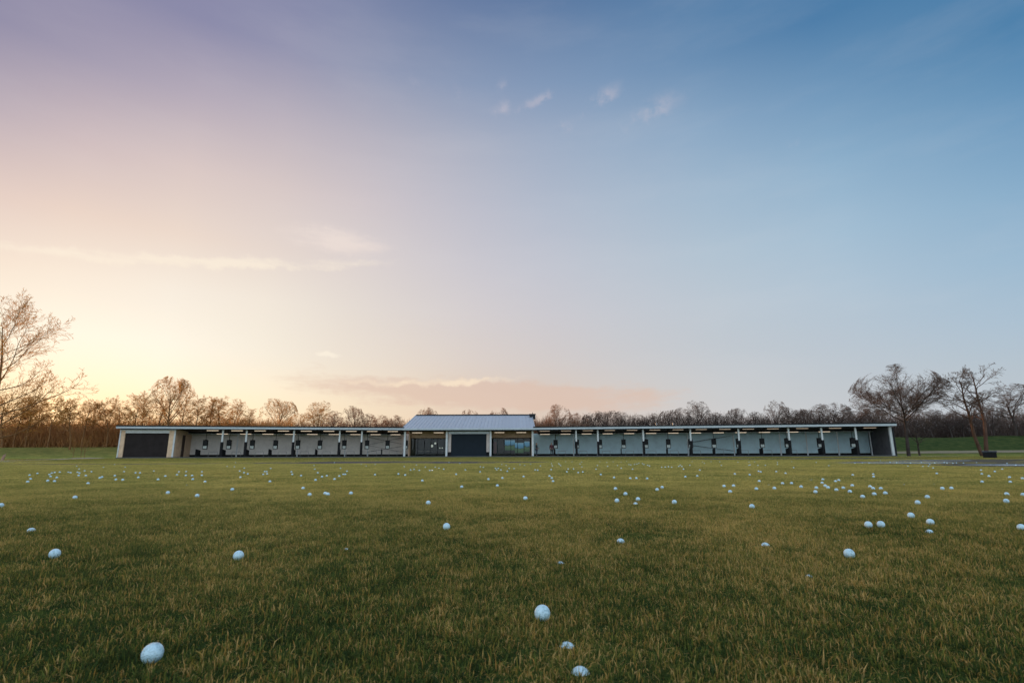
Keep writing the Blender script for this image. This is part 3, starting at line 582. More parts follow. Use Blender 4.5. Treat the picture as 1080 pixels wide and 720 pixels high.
br = random.Random(3)
for (x, y, z, ci_, k, n, sunk) in BALLS:
    o = ball0 if first else ball0.copy(); first = False
    COL.objects.link(o)
    o.location = (x, y, z-.012 if sunk else z-.003); o.rotation_euler = (br.random()*6.28, br.random()*6.28, br.random()*6.28)
    o['label'] = '%s golf ball below %s, %s the camera' % ('half sunken white' if sunk else 'white', BALL_COLS[ci_], ORD[k])
    if k == 0 and n == 1: o['label'] = 'white golf ball below %s' % BALL_COLS[ci_]
    o['category'] = 'golf ball'; o['group'] = 'golf balls scattered over the range'
# ------------------------------------------------------------------ trees
def norm(v): 
    l = math.sqrt(v[0]*v[0]+v[1]*v[1]+v[2]*v[2]) or 1.
    return (v[0]/l, v[1]/l, v[2]/l)
def grow_tree(seed, trunks, seg, nch, t0, angle, ratio, wob, trop, rratio, taper=.78, shorten=.5):
    """bare tree as polylines per level: list of (points, radii)"""
    r_ = random.Random(seed); G = r_.gauss
    out = [[] for _ in range(len(seg))]
    def branch(p, d, Ln, rad, lev):
        n = seg[lev]; P = [p]; D = [d]; Rd = [rad]; st_ = Ln/n
        for i in range(n):
            d = norm((d[0]+G(0, wob[lev]), d[1]+G(0, wob[lev]), d[2]+G(0, wob[lev])+trop[lev]))
            p = (p[0]+d[0]*st_, p[1]+d[1]*st_, p[2]+d[2]*st_)
            P.append(p); D.append(d); Rd.append(max(.004, rad*(1-taper*(i+1)/n)))
        out[lev].append((P, Rd))
        if lev+1 >= len(seg): return
        k = nch[lev]; ga = r_.random()*6.28
        for j in range(k):
            t = t0[lev] + (1-t0[lev])*(j+r_.random())/k
            q = t*n; i = min(int(q), n-1); f = q-i
            pp = tuple(P[i][c]*(1-f)+P[i+1][c]*f for c in range(3)); dd = D[i+1]
            ga += 2.4+G(0, .5)
            a = (0, 0, 1) if abs(dd[2]) < .9 else (1, 0, 0)
            u = norm((dd[1]*a[2]-dd[2]*a[1], dd[2]*a[0]-dd[0]*a[2], dd[0]*a[1]-dd[1]*a[0]))
            w = (dd[1]*u[2]-dd[2]*u[1], dd[2]*u[0]-dd[0]*u[2], dd[0]*u[1]-dd[1]*u[0])
            an = angle[lev]*(1-.35*t)*r_.uniform(.75, 1.25)
            ca, sa = math.cos(an), math.sin(an)
            cg, sg = math.cos(ga)*sa, math.sin(ga)*sa
            nd = norm(tuple(dd[c]*ca+u[c]*cg+w[c]*sg for c in range(3)))
            rr = (Rd[i]*(1-f)+Rd[i+1]*f)*rratio[lev]
            branch(pp, nd, Ln*ratio[lev]*(1-shorten*t)*r_.uniform(.7, 1.25), rr, lev+1)
    for (p, d, Ln, rad) in trunks: branch(p, norm(d), Ln, rad, 0)
    return out

def frames(P):
    """tangent frames of an array of polylines (m, n, 3)"""
    T = np.gradient(P, axis=1); T /= np.linalg.norm(T, axis=2, keepdims=True)+1e-9
    A = np.where(np.abs(T[..., 2:3]) < .9, np.array([0, 0, 1.]), np.array([1., 0, 0]))
    U = np.cross(T, A); U /= np.linalg.norm(U, axis=2, keepdims=True)+1e-9
    return T, U, np.cross(T, U)
def tubes(lines, n):
    P = np.array([l[0] for l in lines]); Rr = np.array([l[1] for l in lines]); m_, k, _ = P.shape
    T, U, Wv = frames(P); a = np.arange(n)*2*np.pi/n
    V = P[:, :, None] + (U[:, :, None]*np.cos(a)[None, None, :, None] + Wv[:, :, None]*np.sin(a)[None, None, :, None])*Rr[:, :, None, None]
    b = (np.arange(m_)[:, None, None]*k + np.arange(k-1)[None, :, None])*n; j = np.arange(n)[None, None]
    F = np.stack([b+j, b+(j+1) % n, b+n+(j+1) % n, b+n+j], -1).reshape(-1, 4)
    return V.reshape(-1, 3), F
def ribbons(lines, seed, wmin=0.0):
    r_ = np.random.default_rng(seed)
    P = np.array([l[0] for l in lines]); Rr = np.maximum(np.array([l[1] for l in lines]), wmin); m_, k, _ = P.shape
    T, U, Wv = frames(P); a = r_.random((m_, 1, 1))*6.28
    D = U*np.cos(a)+Wv*np.sin(a)
    V = np.stack([P-D*Rr[..., None], P+D*Rr[..., None]], 2)
    b = (np.arange(m_)[:, None]*k + np.arange(k-1)[None])*2
    F = np.stack([b, b+1, b+3, b+2], -1).reshape(-1, 4)
    return V.reshape(-1, 3), F
def joinm(parts):
    Vs, Fs, o = [], [], 0
    for V, F in parts: Vs.append(V); Fs.append(F+o); o += len(V)
    return np.concatenate(Vs), np.concatenate(Fs)
def tree_meshes(name, lv, H, Wd, sides=(7, 5, 4), twig_w=.008, ntrunk=2, dome=None):
    """scale to height H and crown width Wd; return trunk and crown mesh"""
    allp = np.array([p for l in lv for (P, _) in l for p in P])
    z1 = np.quantile(allp[:, 2], .998); x0, x1 = np.quantile(allp[:, 0], [.005, .995]); y0, y1 = np.quantile(allp[:, 1], [.005, .995])
    k = np.array([Wd/(x1-x0), Wd/(y1-y0), H/z1])
    if dome: k = k*np.array([1.2, 1.2, 1.12])
    def fit(P):
        P = np.array(P)*k
        if dome:                                                  # pull the outermost twigs in to an even rounded crown
            c = np.array([0, 0, H*dome]); e = np.array([Wd/2, Wd/2, H*(1-dome)])
            q = (P-c)/e; r_ = np.linalg.norm(q*np.where(q[:, 2:3] < 0, np.array([1, 1, .35]), 1.), axis=1, keepdims=True)
            f = np.where(r_ > .8, (.8+.22*np.tanh((r_-.8)/.3))/np.maximum(r_, 1e-6), 1.)
            P = np.where(P[:, 2:3] > H*.22, c+(P-c)*f, P)
        return [tuple(p) for p in P]
    sc = lambda l: [(fit(P), Rr) for P, Rr in l]
    lv = [sc(l) for l in lv]
    trunk = joinm([tubes(lv[i], sides[min(i, 2)]) for i in range(ntrunk)])
    crown = joinm([tubes(lv[i], 3) if i == ntrunk else ribbons(lv[i], i+5, twig_w) for i in range(ntrunk, len(lv))])
    return fast_mesh(name+'_trunk', trunk[0], [trunk[1]], None, True), fast_mesh(name+'_crown', crown[0], [crown[1]], None)

def bark(name, col, var=.3):
    return mat(name, col, .9, var, 1.6, spec=.1, bump=.6, bscale=14.)
def twig(name, col, tcol, f=.4):
    m, nt, b = new_mat(name)
    pos = nt.add('ShaderNodeNewGeometry').outputs['Position']
    c = nt.mix(nt.mr(nt.noise(pos, .7, 3), .3, .7), tuple(q*.6 for q in col), tuple(min(1, q*1.35) for q in col))
    nt.l.new(c, b.inputs['Base Color']); b.inputs['Roughness'].default_value = .85; b.inputs['Specular IOR Level'].default_value = .1
    tr = nt.add('ShaderNodeBsdfTranslucent'); tr.inputs[0].default_value = (*tcol, 1)
    mx = nt.add('ShaderNodeMixShader'); mx.inputs[0].default_value = f
    nt.l.new(b.outputs[0], mx.inputs[1]); nt.l.new(tr.outputs[0], mx.inputs[2])
    nt.l.new(mx.outputs[0], m.node_tree.nodes['Material Output'].inputs[0])
    return m
BARK = {'warm': bark('warm_bark', (.22, .115, .05)), 'mid': bark('brown_bark', (.11, .065, .045)), 'cool': bark('grey_bark', (.060, .048, .043)), 'red': bark('oak_bark', (.095, .055, .040))}  # orange sun glow is put into the bark of the left trees
TWIG = {'warm': twig('russet_twigs', (.27, .145, .05), (.58, .31, .08), .5), 'mid': twig('brown_twigs', (.20, .11, .07), (.36, .19, .10)), 'cool': twig('grey_twigs', (.105, .082, .072), (.17, .12, .095), .35), 'red': twig('oak_twigs', (.10, .068, .052), (.15, .09, .05), .3)}  # sun glow on the left and haze on the right tinted into twigs

def set_mat(o, m):
    if not o.data.materials: o.data.materials.append(m)
    o.material_slots[0].link = 'OBJECT'; o.material_slots[0].material = m
def make_tree(meshes, kind, name, label, loc, rz=0., group=None, scale=None, cat='tree'):
    t = thing(name, label, cat, loc, rz, group)
    if scale: t.scale = scale
    for nm, me in (('trunk', meshes[0]), ('crown', meshes[1])):
        o = link(bpy.data.objects.new(nm, me)); o.parent = t
        set_mat(o, (BARK if nm == 'trunk' else TWIG)[kind])
    return t

# the three big trees
lv = grow_tree(21, [((0, 0, 0), (.03, 0, 1), 16., .24)], (12, 10, 7, 5, 3), (28, 11, 7, 5), (.14, .15, .15, .1), (1.25, .7, .7, .7), (.60, .54, .48, .5), (.04, .08, .14, .2, .25), (.03, .07, .05, .03, .0), (.5, .5, .55, .6), .82, .5)
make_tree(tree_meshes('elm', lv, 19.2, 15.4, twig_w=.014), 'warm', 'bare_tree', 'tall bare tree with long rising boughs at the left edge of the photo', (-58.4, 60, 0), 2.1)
lv = grow_tree(8, [((0, 0, 0), (.075, .02, 1), 5.6, .24)], (8, 10, 7, 5, 3), (14, 14, 10, 7), (.62, .14, .12, .1), (1.55, .65, .65, .75), (1.15, .44, .46, .55), (.02, .07, .12, .2, .3), (.02, .045, .04, .02, .01), (.55, .5, .55, .65), .6, .25)
make_tree(tree_meshes('oak', lv, 12.6, 13.4, twig_w=.011, dome=.46), 'cool', 'bare_tree', 'dark bare tree with a wide rounded crown beside the right end of the building', (53.75, 73, 0), 0.)
lv = grow_tree(33, [((-.25, 0, 0), (-.12, .05, 1), 9.6, .23), ((.3, .1, 0), (.10, 0, 1), 10.2, .25)], (10, 8, 6, 4, 3), (12, 8, 7, 5), (.42, .25, .2, .2), (1.0, .85, .8, .8), (.42, .5, .45, .5), (.07, .20, .24, .3, .3), (.03, .05, .05, .02, .0), (.62, .6, .55, .6), .8, .45)
make_tree(tree_meshes('pollard', lv, 12.0, 9.4, twig_w=.011), 'red', 'bare_tree', 'gnarled twin-trunk bare tree with reddish bark behind the black bin', (60.5, 69, 0), 0.)

# trees along the edge of the wood
WOOD = []
for k in range(5):
    lv = grow_tree(50+k, [((0, 0, 0), (0, 0, 1), 9., .17)], (7, 6, 5, 3, 2), (16, 9, 7, 5), (.38, .2, .2, .2), (.75, .7, .7, .7), (.46, .5, .5, .55), (.05, .12, .17, .25, .3), (.02, .05, .04, .03, .0), (.5, .55, .6, .7), .8, .5)
    WOOD.append(tree_meshes('slender_tree', lv, 10., 6., twig_w=.013, sides=(5, 4, 3)))
ROUND = []
for k in range(4):
    lv = grow_tree(70+k, [((0, 0, 0), (0, 0, 1), 6., .24)], (6, 7, 5, 3, 2), (14, 9, 7, 5), (.45, .2, .2, .2), (1.0, .75, .7, .7), (.95, .48, .48, .5), (.04, .12, .17, .25, .3), (.02, .04, .04, .03, .0), (.5, .5, .55, .7), .7, .35)
    ROUND.append(tree_meshes('round_tree', lv, 10., 9., twig_w=.013, sides=(5, 4, 3), dome=.5))
TALLROUND = {175, 290, 335, 450, 495, 527, 590, 737, 822, 1074, 1050, 370, 640, 780}
def over(px):
    if px < 125: return 'in the left wood beyond the open turf'
    if px < 206: return 'behind the left store'
    if px < 426: return 'behind the left wing'
    if px < 562: return 'behind the clubhouse roof'
    if px < 946: return 'behind the right wing'
    return 'in the wood behind the right-hand trees'
OR2 = ['first', 'second', 'third', 'fourth', 'fifth', 'sixth', 'seventh', 'eighth', 'ninth', 'tenth', 'eleventh', 'twelfth', 'thirteenth', 'fourteenth', 'fifteenth', 'sixteenth', 'seventeenth', 'eighteenth', 'nineteenth', 'twentieth']
cnt = {}
for i, (x, y, h, H, w, px) in enumerate(TREES):
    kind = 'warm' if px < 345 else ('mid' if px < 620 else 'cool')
    rd = px in TALLROUND
    low = px > 262 and not rd
    if low: H *= .9; w *= 1.35
    ms = ROUND[i % 4] if rd or low else WOOD[i % 5]
    zone = over(px); key = (zone, rd, px > 262); cnt[key] = cnt.get(key, 0)+1
    col = {'warm': 'russet', 'mid': 'brown', 'cool': 'grey-brown'}[kind]
    lab = '%s bare %stree %s, %s such from left' % (col, 'wide-crowned ' if rd else ('low ' if px > 262 else 'slender '), zone, OR2[cnt[key]-1])
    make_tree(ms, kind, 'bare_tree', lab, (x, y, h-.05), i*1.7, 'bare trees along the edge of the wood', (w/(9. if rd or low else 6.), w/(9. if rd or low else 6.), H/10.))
# thin trees and saplings standing in the open
lv = grow_tree(90, [((0, 0, 0), (.05, 0, 1), 4.5, .14)], (6, 6, 5, 3), (14, 7, 4), (.3, .2, .2), (.9, .7, .7), (.6, .5, .5), (.05, .14, .2, .25), (.02, .05, .03, .0), (.5, .55, .6), .8, .5)
SM = tree_meshes('small_tree', lv, 5.6, 4.6, twig_w=.009)
make_tree(SM, 'cool', 'small_tree', 'small bare tree right of the round-crowned tree trunk', (60.9, 80.5, .0), 1.)
make_tree(SM, 'cool', 'small_tree', 'small dark bare tree on the mound at the far right', (97.4, 100.5, float(height(97.4, 100.5))-.05), 2.5, scale=(1.2, 1.2, 1.25))
for k, (dx, dy, rz, s_) in enumerate(((-.6, 0, .4, .5), (.15, .4, 2.2, .58), (1.05, -.2, 4., .62))):
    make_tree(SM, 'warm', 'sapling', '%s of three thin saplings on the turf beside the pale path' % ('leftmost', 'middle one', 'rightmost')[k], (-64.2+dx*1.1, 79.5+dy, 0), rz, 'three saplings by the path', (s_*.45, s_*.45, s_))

# the wood itself: a mass of undergrowth and branches nobody could count
def woodland(name, label, x0, x1, n, yfun, topfun, cols, seed, m):
    r_ = np.random.default_rng(seed)
    x = r_.uniform(x0, x1, n); y = yfun(x) + r_.uniform(0, 13, n)
    top = topfun(x)*(.90+.10*np.sin(x*.55+np.sin(x*.17)*3)*np.sin(x*1.31+1)) * r_.uniform(.8, 1.05, n)
    zb = top*r_.random(n)**1.1
    Ln = r_.uniform(.9, 2.6, n); th = r_.normal(0, .8, n); ph = r_.random(n)*6.283
    d = np.stack([np.sin(th)*np.cos(ph), np.sin(th)*np.sin(ph), np.cos(th)], 1)
    a = np.stack([x, y, height(x, y)+zb-.7], 1); b_ = a + d*Ln[:, None]*np.where(zb > .75*top, .6, 1)[:, None]
    fa = r_.random(n)*6.283; w = np.stack([np.cos(fa), np.sin(fa), np.zeros(n)], 1)*(r_.uniform(.010, .040, n)*(2.3-1.5*np.clip(zb/top, 0, 1)))[:, None]
    mid = (a+b_)/2 + r_.normal(0, .12, (n, 3))
    V = np.stack([a-w, a+w, mid-w, mid+w, b_-w*.3, b_+w*.3], 1).reshape(-1, 3); o = np.arange(n)*6
    me = fast_mesh(name, V, [np.stack([o, o+1, o+3, o+2], 1), np.stack([o+2, o+3, o+5, o+4], 1)], m)
    return tag(link(bpy.data.objects.new(name, me)), label, 'woodland', kind='stuff')
woodland('woodland', 'dense russet undergrowth and branches of the left wood', -150, -50, 85000, lambda x: 111+0*x, lambda x: 6.7+0*x, None, 1, twig('russet_undergrowth', (.36, .195, .09), (.62, .33, .11), .45))  # orange glow of the low sun is put into this undergrowth colour
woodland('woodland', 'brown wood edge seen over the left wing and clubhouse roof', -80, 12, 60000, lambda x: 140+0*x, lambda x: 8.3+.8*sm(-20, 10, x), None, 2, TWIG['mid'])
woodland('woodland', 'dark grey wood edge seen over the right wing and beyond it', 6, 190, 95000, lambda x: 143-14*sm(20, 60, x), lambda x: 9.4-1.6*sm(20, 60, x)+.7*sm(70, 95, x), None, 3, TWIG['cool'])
# ------------------------------------------------------------------ the driving range building
M_WHITE = mat('white_paint', (.57, .61, .63), .5, .08, 2., dirt=((.30, .30, .28), .4))
M_CLAD = {'L': mat('wall_cladding', (.82, .79, .75), .6, .07, .8, dirt=((.46, .47, .46), .4)), 'R': mat('wall_cladding_blue', (.58, .80, .88), .6, .08, .8, dirt=((.40, .56, .62), .4))}  # same cladding on both wings, each wing's light cast put into its colour
M_BLACK = mat('black_rubber', (.014, .014, .016), .8, .2, 4., spec=.12)
M_DARK = mat('dark_grey_metal', (.028, .032, .037), .7, .15, 2., spec=.15)
M_ENDWALL = mat('grey_boarding', (.11, .11, .12), .8, .2, 1.5, spec=.15)
M_SHUT = mat('navy_shutter', (.010, .018, .028), .65, .15, 1.5, spec=.2)
M_SHUT2 = mat('brown_black_shutter', (.026, .021, .021), .7, .2, 1.5, spec=.15)
M_TIMBER = mat('timber_boarding', (.66, .48, .33), .7, .14, 1.8, dirt=((.42, .28, .18), .4))
M_CEIL = mat('ceiling_boards', (.085, .060, .050), .8, .25, 1.5)
M_CONC = mat('concrete', (.085, .090, .092), .8, .2, 1.2, bump=.2)
M_GUTTER = mat('gutter_metal', (.43, .49, .53), .4, .08, 1.5, metal=.3)
M_STEEL = mat('galvanised_tube', (.30, .31, .32), .45, .1, 4., metal=.6)
M_ROOFDARK = mat('dark_roofing', (.05, .052, .058), .8, .2, .7)
M_FELT = mat('dark_trim', (.022, .024, .028), .8, .2, 2., spec=.15)
# pale standing-seam roof
m, nt, b = new_mat('seamed_metal_roof'); M_ROOF = m
tc = nt.add('ShaderNodeTexCoord').outputs['Object']; sp = nt.add('ShaderNodeSeparateXYZ'); nt.l.new(tc, sp.inputs[0])
wn = nt.add('ShaderNodeTexWhiteNoise', noise_dimensions='1D'); nt.l.new(nt.m('FLOOR', nt.m('MULTIPLY', sp.outputs[0], 2.)), wn.inputs['W'])
mp = nt.add('ShaderNodeMapping'); mp.inputs['Scale'].default_value = (3., .35, .35); nt.l.new(tc, mp.inputs['Vector'])
st_ = nt.noise(mp.outputs[0], 1.4, 6, .7)
c = nt.ramp(nt.m('ADD', nt.m('MULTIPLY', wn.outputs['Value'], .13), nt.m('MULTIPLY', st_, .8)), [(.2, (.31, .345, .39)), (.55, (.38, .42, .47)), (.85, (.44, .475, .52))])
nt.l.new(c, b.inputs['Base Color']); b.inputs['Metallic'].default_value = .1; nt.l.new(nt.mr(st_, .3, .7, .35, .55), b.inputs['Roughness'])

def lamp_mat(name, col, e):
    m, nt, b = new_mat(name)
    b.inputs['Base Color'].default_value = (.7, .66, .6, 1); b.inputs['Emission Color'].default_value = (*col, 1)
    tc = nt.add('ShaderNodeTexCoord').outputs['Object']
    nt.l.new(nt.mr(nt.noise(tc, 2.), .3, .7, e*.85, e*1.15), b.inputs['Emission Strength'])
    return m
M_TUBE = lamp_mat('lit_diffuser', (1., .80, .60), .62)
M_TUBEDIM = lamp_mat('dim_diffuser', (1., .74, .58), .28)
M_GLOBE = lamp_mat('lit_globe', (1., .93, .80), .55)
m, nt, b = new_mat('window_glass'); M_GLASS = m
tr = nt.add('ShaderNodeBsdfTransparent'); tr.inputs[0].default_value = (.72, .80, .80, 1)
gs = nt.add('ShaderNodeBsdfGlossy'); gs.inputs['Roughness'].default_value = .03
fr = nt.add('ShaderNodeFresnel'); fr.inputs[0].default_value = 1.5
bn = nt.add('ShaderNodeBump'); bn.inputs['Strength'].default_value = .05; nt.l.new(nt.noise(nt.add('ShaderNodeTexCoord').outputs['Object'], 1.2), bn.inputs['Height']); nt.l.new(bn.outputs[0], gs.inputs['Normal'])
mx = nt.add('ShaderNodeMixShader'); nt.l.new(nt.m('MULTIPLY', fr.outputs[0], .75, clamp=True), mx.inputs[0]); nt.l.new(tr.outputs[0], mx.inputs[1]); nt.l.new(gs.outputs[0], mx.inputs[2])
nt.l.new(mx.outputs[0], m.node_tree.nodes['Material Output'].inputs[0])

ROOT = Vector((-6, 75, 0))
bld = thing('driving_range_building', 'long low driving range building with open bays and a pale roofed clubhouse', 'building', ROOT)
P0L, AL = Vector((-15.05, 75, 0)), math.atan2(.18284, .98314)
P0R, AR = Vector((2.9, 75, 0)), math.atan2(-.17655, .98429)
def to_world(side, s, d, z=0.):
    P, a, x = (P0L, AL, -s) if side == 'L' else (P0R, AR, s)
    return Vector((P.x + x*math.cos(a) - d*math.sin(a), P.y + x*math.sin(a) + d*math.cos(a), z)), a
def wpart(side, name, mb, m, bevel=0.):
    """a part of the building built in the wing's own frame: x along the wing, y back, z up"""
    P, a = (P0L, AL) if side == 'L' else (P0R, AR)
    o = mb.build(name, m, bld, bevel); o.location = P-ROOT; o.rotation_euler = (0, 0, a)
    return o
def cpart(name, mb, m, parent=None, bevel=0.):
    o = mb.build(name, m, parent or bld, bevel)
    if parent is None: o.location = -ROOT
    return o

def wing(side, Ln, s_in, posts, rears, brace):
    sg = -1 if side == 'L' else 1
    X = lambda a, b: (min(sg*a, sg*b), max(sg*a, sg*b))
    x0, x1 = X(s_in, Ln)
    wpart(side, 'floor', MB().box(x0, x1, -.35, 6.0, -.2, .13), M_CONC)
    bx0, bx1 = X(s_in-1.3, Ln-.1)
    wb = MB().box(bx0, bx1, 5.8, 5.95, .42, 3.42)
    k = bx0+.6
    while k < bx1:
        wb.box(k-.018, k+.018, 5.782, 5.803, .42, 3.40); k += 1.1
    wpart(side, 'back_wall', wb, M_CLAD[side])
    wpart(side, 'skirting', MB().box(bx0, bx1, 5.74, 5.95, .13, .418), M_BLACK)
    xo0, xo1 = X(s_in, Ln+.25)
    wpart(side, 'ceiling', MB().prism([(-.62, 3.90), (6.0, 3.43), (6.0, 3.50), (-.62, 3.98)], xo0+.05, xo1-.05), M_CEIL)
    wpart(side, 'roof', MB().prism([(-.66, 4.0), (6.5, 3.52), (6.5, 3.66), (-.66, 4.10)], xo0, xo1), M_ROOFDARK)
    wpart(side, 'fascia', MB().box(xo0, xo1, -.76, -.662, 3.72, 3.98), M_GUTTER)
    wpart(side, 'roof_trim', MB().box(xo0-.01, xo1+.01, -.80, -.663, 3.982, 4.13), M_FELT)
    wpart(side, 'beam', MB().box(x0, x1, -.12, .12, 3.62, 3.84), M_FELT)
    wpart(side, 'light_rail', MB().box(x0, x1, 4.16, 4.24, 3.20, 3.29), M_GUTTER)
    wpart(side, 'rear_beam', MB().box(x0, x1, 4.34, 4.52, 3.24, 3.48), M_FELT)
    for s in posts:
        p = wpart(side, 'post', MB().box(sg*s-.1, sg*s+.1, -.1, .1, .13, 3.62), M_WHITE, .01)
        g = MB().box(sg*s-.15, sg*s+.15, -.15, .15, .131, 2.06).build('post_guard', M_BLACK, p, .02)
    for s in rears:
        wpart(side, 'rear_post', MB().box(sg*s-.065, sg*s+.065, 4.14, 4.27, .13, 3.20), M_WHITE)
    a, b_ = brace
    xa, xb = sg*a, sg*b_
    zc = 1.75
    for (za, zb_) in ((1.9, 2.85), (1.55, .75)):
        wpart(side, 'brace_rod', MB().tube([(xa, 4.0, za if abs(xa) < abs(xb) else zb_), (xb, 4.0, zb_ if abs(xa) < abs(xb) else za)], .028, 6), M_DARK)
        wpart(side, 'brace_rod', MB().tube([(xa, 5.2, zc+(za-zc)*.3), (xb, 5.2, zb_)], .02, 6), M_DARK)
wing('L', 35.81, .16, [5.86-.0, 14.76, 20.72, 23.65], [5.31, 8.49, 14.99, 23.01], (5.3, .5))
wing('R', 45.5, .16, [6.04, 9.01, 15.07, 21.2, 27.27, 33.39, 37.32, 41.29], R_REAR, (21.36, 27.48))
# left-hand third post, between the fifth and sixth bays of the photo's left wing
for s in (8.81,):
    p = wpart('L', 'post', MB().box(-s-.1, -s+.1, -.1, .1, .13, 3.62), M_WHITE, .01)
    MB().box(-s-.15, -s+.15, -.15, .15, .131, 2.06).build('post_guard', M_BLACK, p, .02)
# right end: closing wall and white end post
wpart('R', 'end_wall', MB().box(45.2, 45.42, .14, 6.0, .13, 3.44).prism([(.14, 3.44), (6.0, 3.43), (.14, 3.82)], 45.2, 45.42), M_ENDWALL)
wpart('R', 'end_panel', MB().box(45.425, 45.55, -.3, 6.1, -.1, 3.5), M_FELT)
wpart('R', 'end_post', MB().box(45.12, 45.40, -.16, .136, .13, 3.62), M_WHITE, .01)
# left end: the closed store with its roller door, timber side wall and dark doorway
x0, x1 = -35.81, -29.48
wpart('L', 'store_wall', MB().box(x0+.1, x1-.1, 5.6, 5.79, .13, 3.4).box(x0, x0+.2, .32, 5.6, .13, 3.44), M_TIMBER)
sw = MB()
sw.box(x1-.16, x1, .32, 2.62, .13, 3.42); sw.box(x1-.16, x1, 3.72, 5.59, .13, 3.42); sw.box(x1-.16, x1, 2.62, 3.72, 3.02, 3.42); sw.prism([(.32, 3.42), (5.5, 3.43), (.32, 3.78)], x1-.16, x1)
y = .5
while y < 5.5:
    if not 2.5 < y < 3.8: sw.box(x1-.003, x1+.008, y, y+.02, .2, 3.4)
    y += .16
wpart('L', 'timber_wall', sw, M_TIMBER)
d_ = wpart('L', 'side_door', MB().box(x1-.11, x1-.06, 2.62, 3.72, .13, 3.02), mat('dark_door', (.05, .026, .018), .6))
MB().box(x1-.059, x1-.02, 2.74, 2.80, 1.0, 1.2).build('handle', M_STEEL, d_)
wpart('L', 'door_frame', MB().box(x0+.12, x0+.58, -.05, .31, .13, 3.50).box(x1-.60, x1-.02, -.05, .31, .13, 3.50), M_TIMBER)
wpart('L', 'lintel', MB().box(x0+.12, x1-.02, -.08, .30, 3.502, 3.60).box(x0+.58, x1-.60, -.06, .30, 3.17, 3.50), M_WHITE)
wpart('L', 'corner_post', MB().box(x1-.02, x1+.16, -.12, .06, .13, 3.62), M_WHITE, .01)
wpart('L', 'corner_post', MB().box(x0-.02, x0+.12, -.12, .10, .13, 3.62), M_WHITE, .01)
sh = MB().box(x0+.58, x1-.60, .12, .16, .13, 3.17)
z = .2
while z < 3.15: sh.box(x0+.60, x1-.62, .105, .122, z, z+.07); z += .11
wpart('L', 'roller_door', sh, M_SHUT2)

# ---- clubhouse in the middle
cx0, cx1 = -15.15, 3.0
cpart('floor', MB().box(cx0, cx1, 74.65, 84.0, -.2, .135), M_CONC)
def roof(mb, ya, za, yb, zb_, t):
    mb.prism([(ya, za), (yb, zb_), (yb, zb_+t), (ya, za+t)], cx0-.15, cx1+.12)
    n = int((cx1-cx0)/.5)
    for i in range(n+1):
        x = cx0-.13+(cx1-cx0+.22)*i/n
        mb.prism([(ya, za+t-.01), (yb, zb_+t-.01), (yb, zb_+t+.055), (ya, za+t+.055)], x-.02, x+.02)
    return mb
cpart('roof', roof(roof(MB(), 74.15, 3.78, 84.5, 6.32, .12), 84.52, 6.32, 94., 3.9, .12), M_ROOF)
cpart('ridge_cap', MB().prism([(84.2, 6.40), (84.5, 6.52), (84.8, 6.40), (84.5, 6.60)], cx0-.16, cx1+.13), M_FELT)
cpart('verge', MB().prism([(74.15, 3.70), (84.5, 6.24), (84.5, 6.52), (74.15, 3.98)], cx0-.24, cx0-.152), M_GUTTER)
cpart('verge', MB().prism([(74.15, 3.70), (84.5, 6.24), (84.5, 6.52), (74.15, 3.98)], cx1+.122, cx1+.2), M_GUTTER)
cpart('gutter', MB().box(cx0-.2, cx1+.16, 74.02, 74.148, 3.70, 3.92), M_GUTTER)
cpart('eaves_beam', MB().box(cx0, cx1, 74.92, 75.14, 3.56, 3.80), M_DARK)
cpart('ceiling', MB().box(cx0+.02, cx1-.02, 75.15, 84.0, 3.66, 3.76), M_CEIL)
for nm, x in (('gable_wall', cx0+.02), ('gable_wall', cx1-.22)):
    cpart(nm, MB().prism([(78.0, .135), (84.0, .135), (84.0, 3.655), (78.0, 3.655)], x, x+.2).prism([(76.2, 3.80), (92.5, 3.80), (84.5, 6.15)], x, x+.2), M_TIMBER)
for x in (-15.05, -9.18, -3.04, 2.86):
    cpart('post', MB().box(x-.13, x+.13, 74.86, 75.12, .135, 3.56), M_WHITE, bevel=.01)
# the roller-shuttered store between the two windows
cpart('store_wall', MB().box(-9.0, -8.82, 75.4, 78.78, .135, 3.655).box(-3.4, -3.22, 75.4, 78.78, .135, 3.655), M_TIMBER)
cpart('lintel', MB().box(-9.0, -3.22, 75.2, 75.38, 3.20, 3.655), M_GUTTER)
for xa, xb in ((-9.0, -8.6), (-3.62, -3.22)):
    j = cpart('door_jamb', MB().box(xa, xb, 75.2, 75.38, .70, 3.198), mat('pale_pink_render', (.52, .45, .42), .7))
    MB().box(xa-.01, xb+.01, 75.18, 75.385, .136, .698).build('jamb_foot', M_BLACK, j)
sh = MB().box(-8.6, -3.62, 75.34, 75.38, .135, 3.198)
z = .2
while z < 3.15: sh.box(-8.58, -3.64, 75.322, 75.342, z, z+.08); z += .12
cpart('roller_door', sh, M_SHUT)
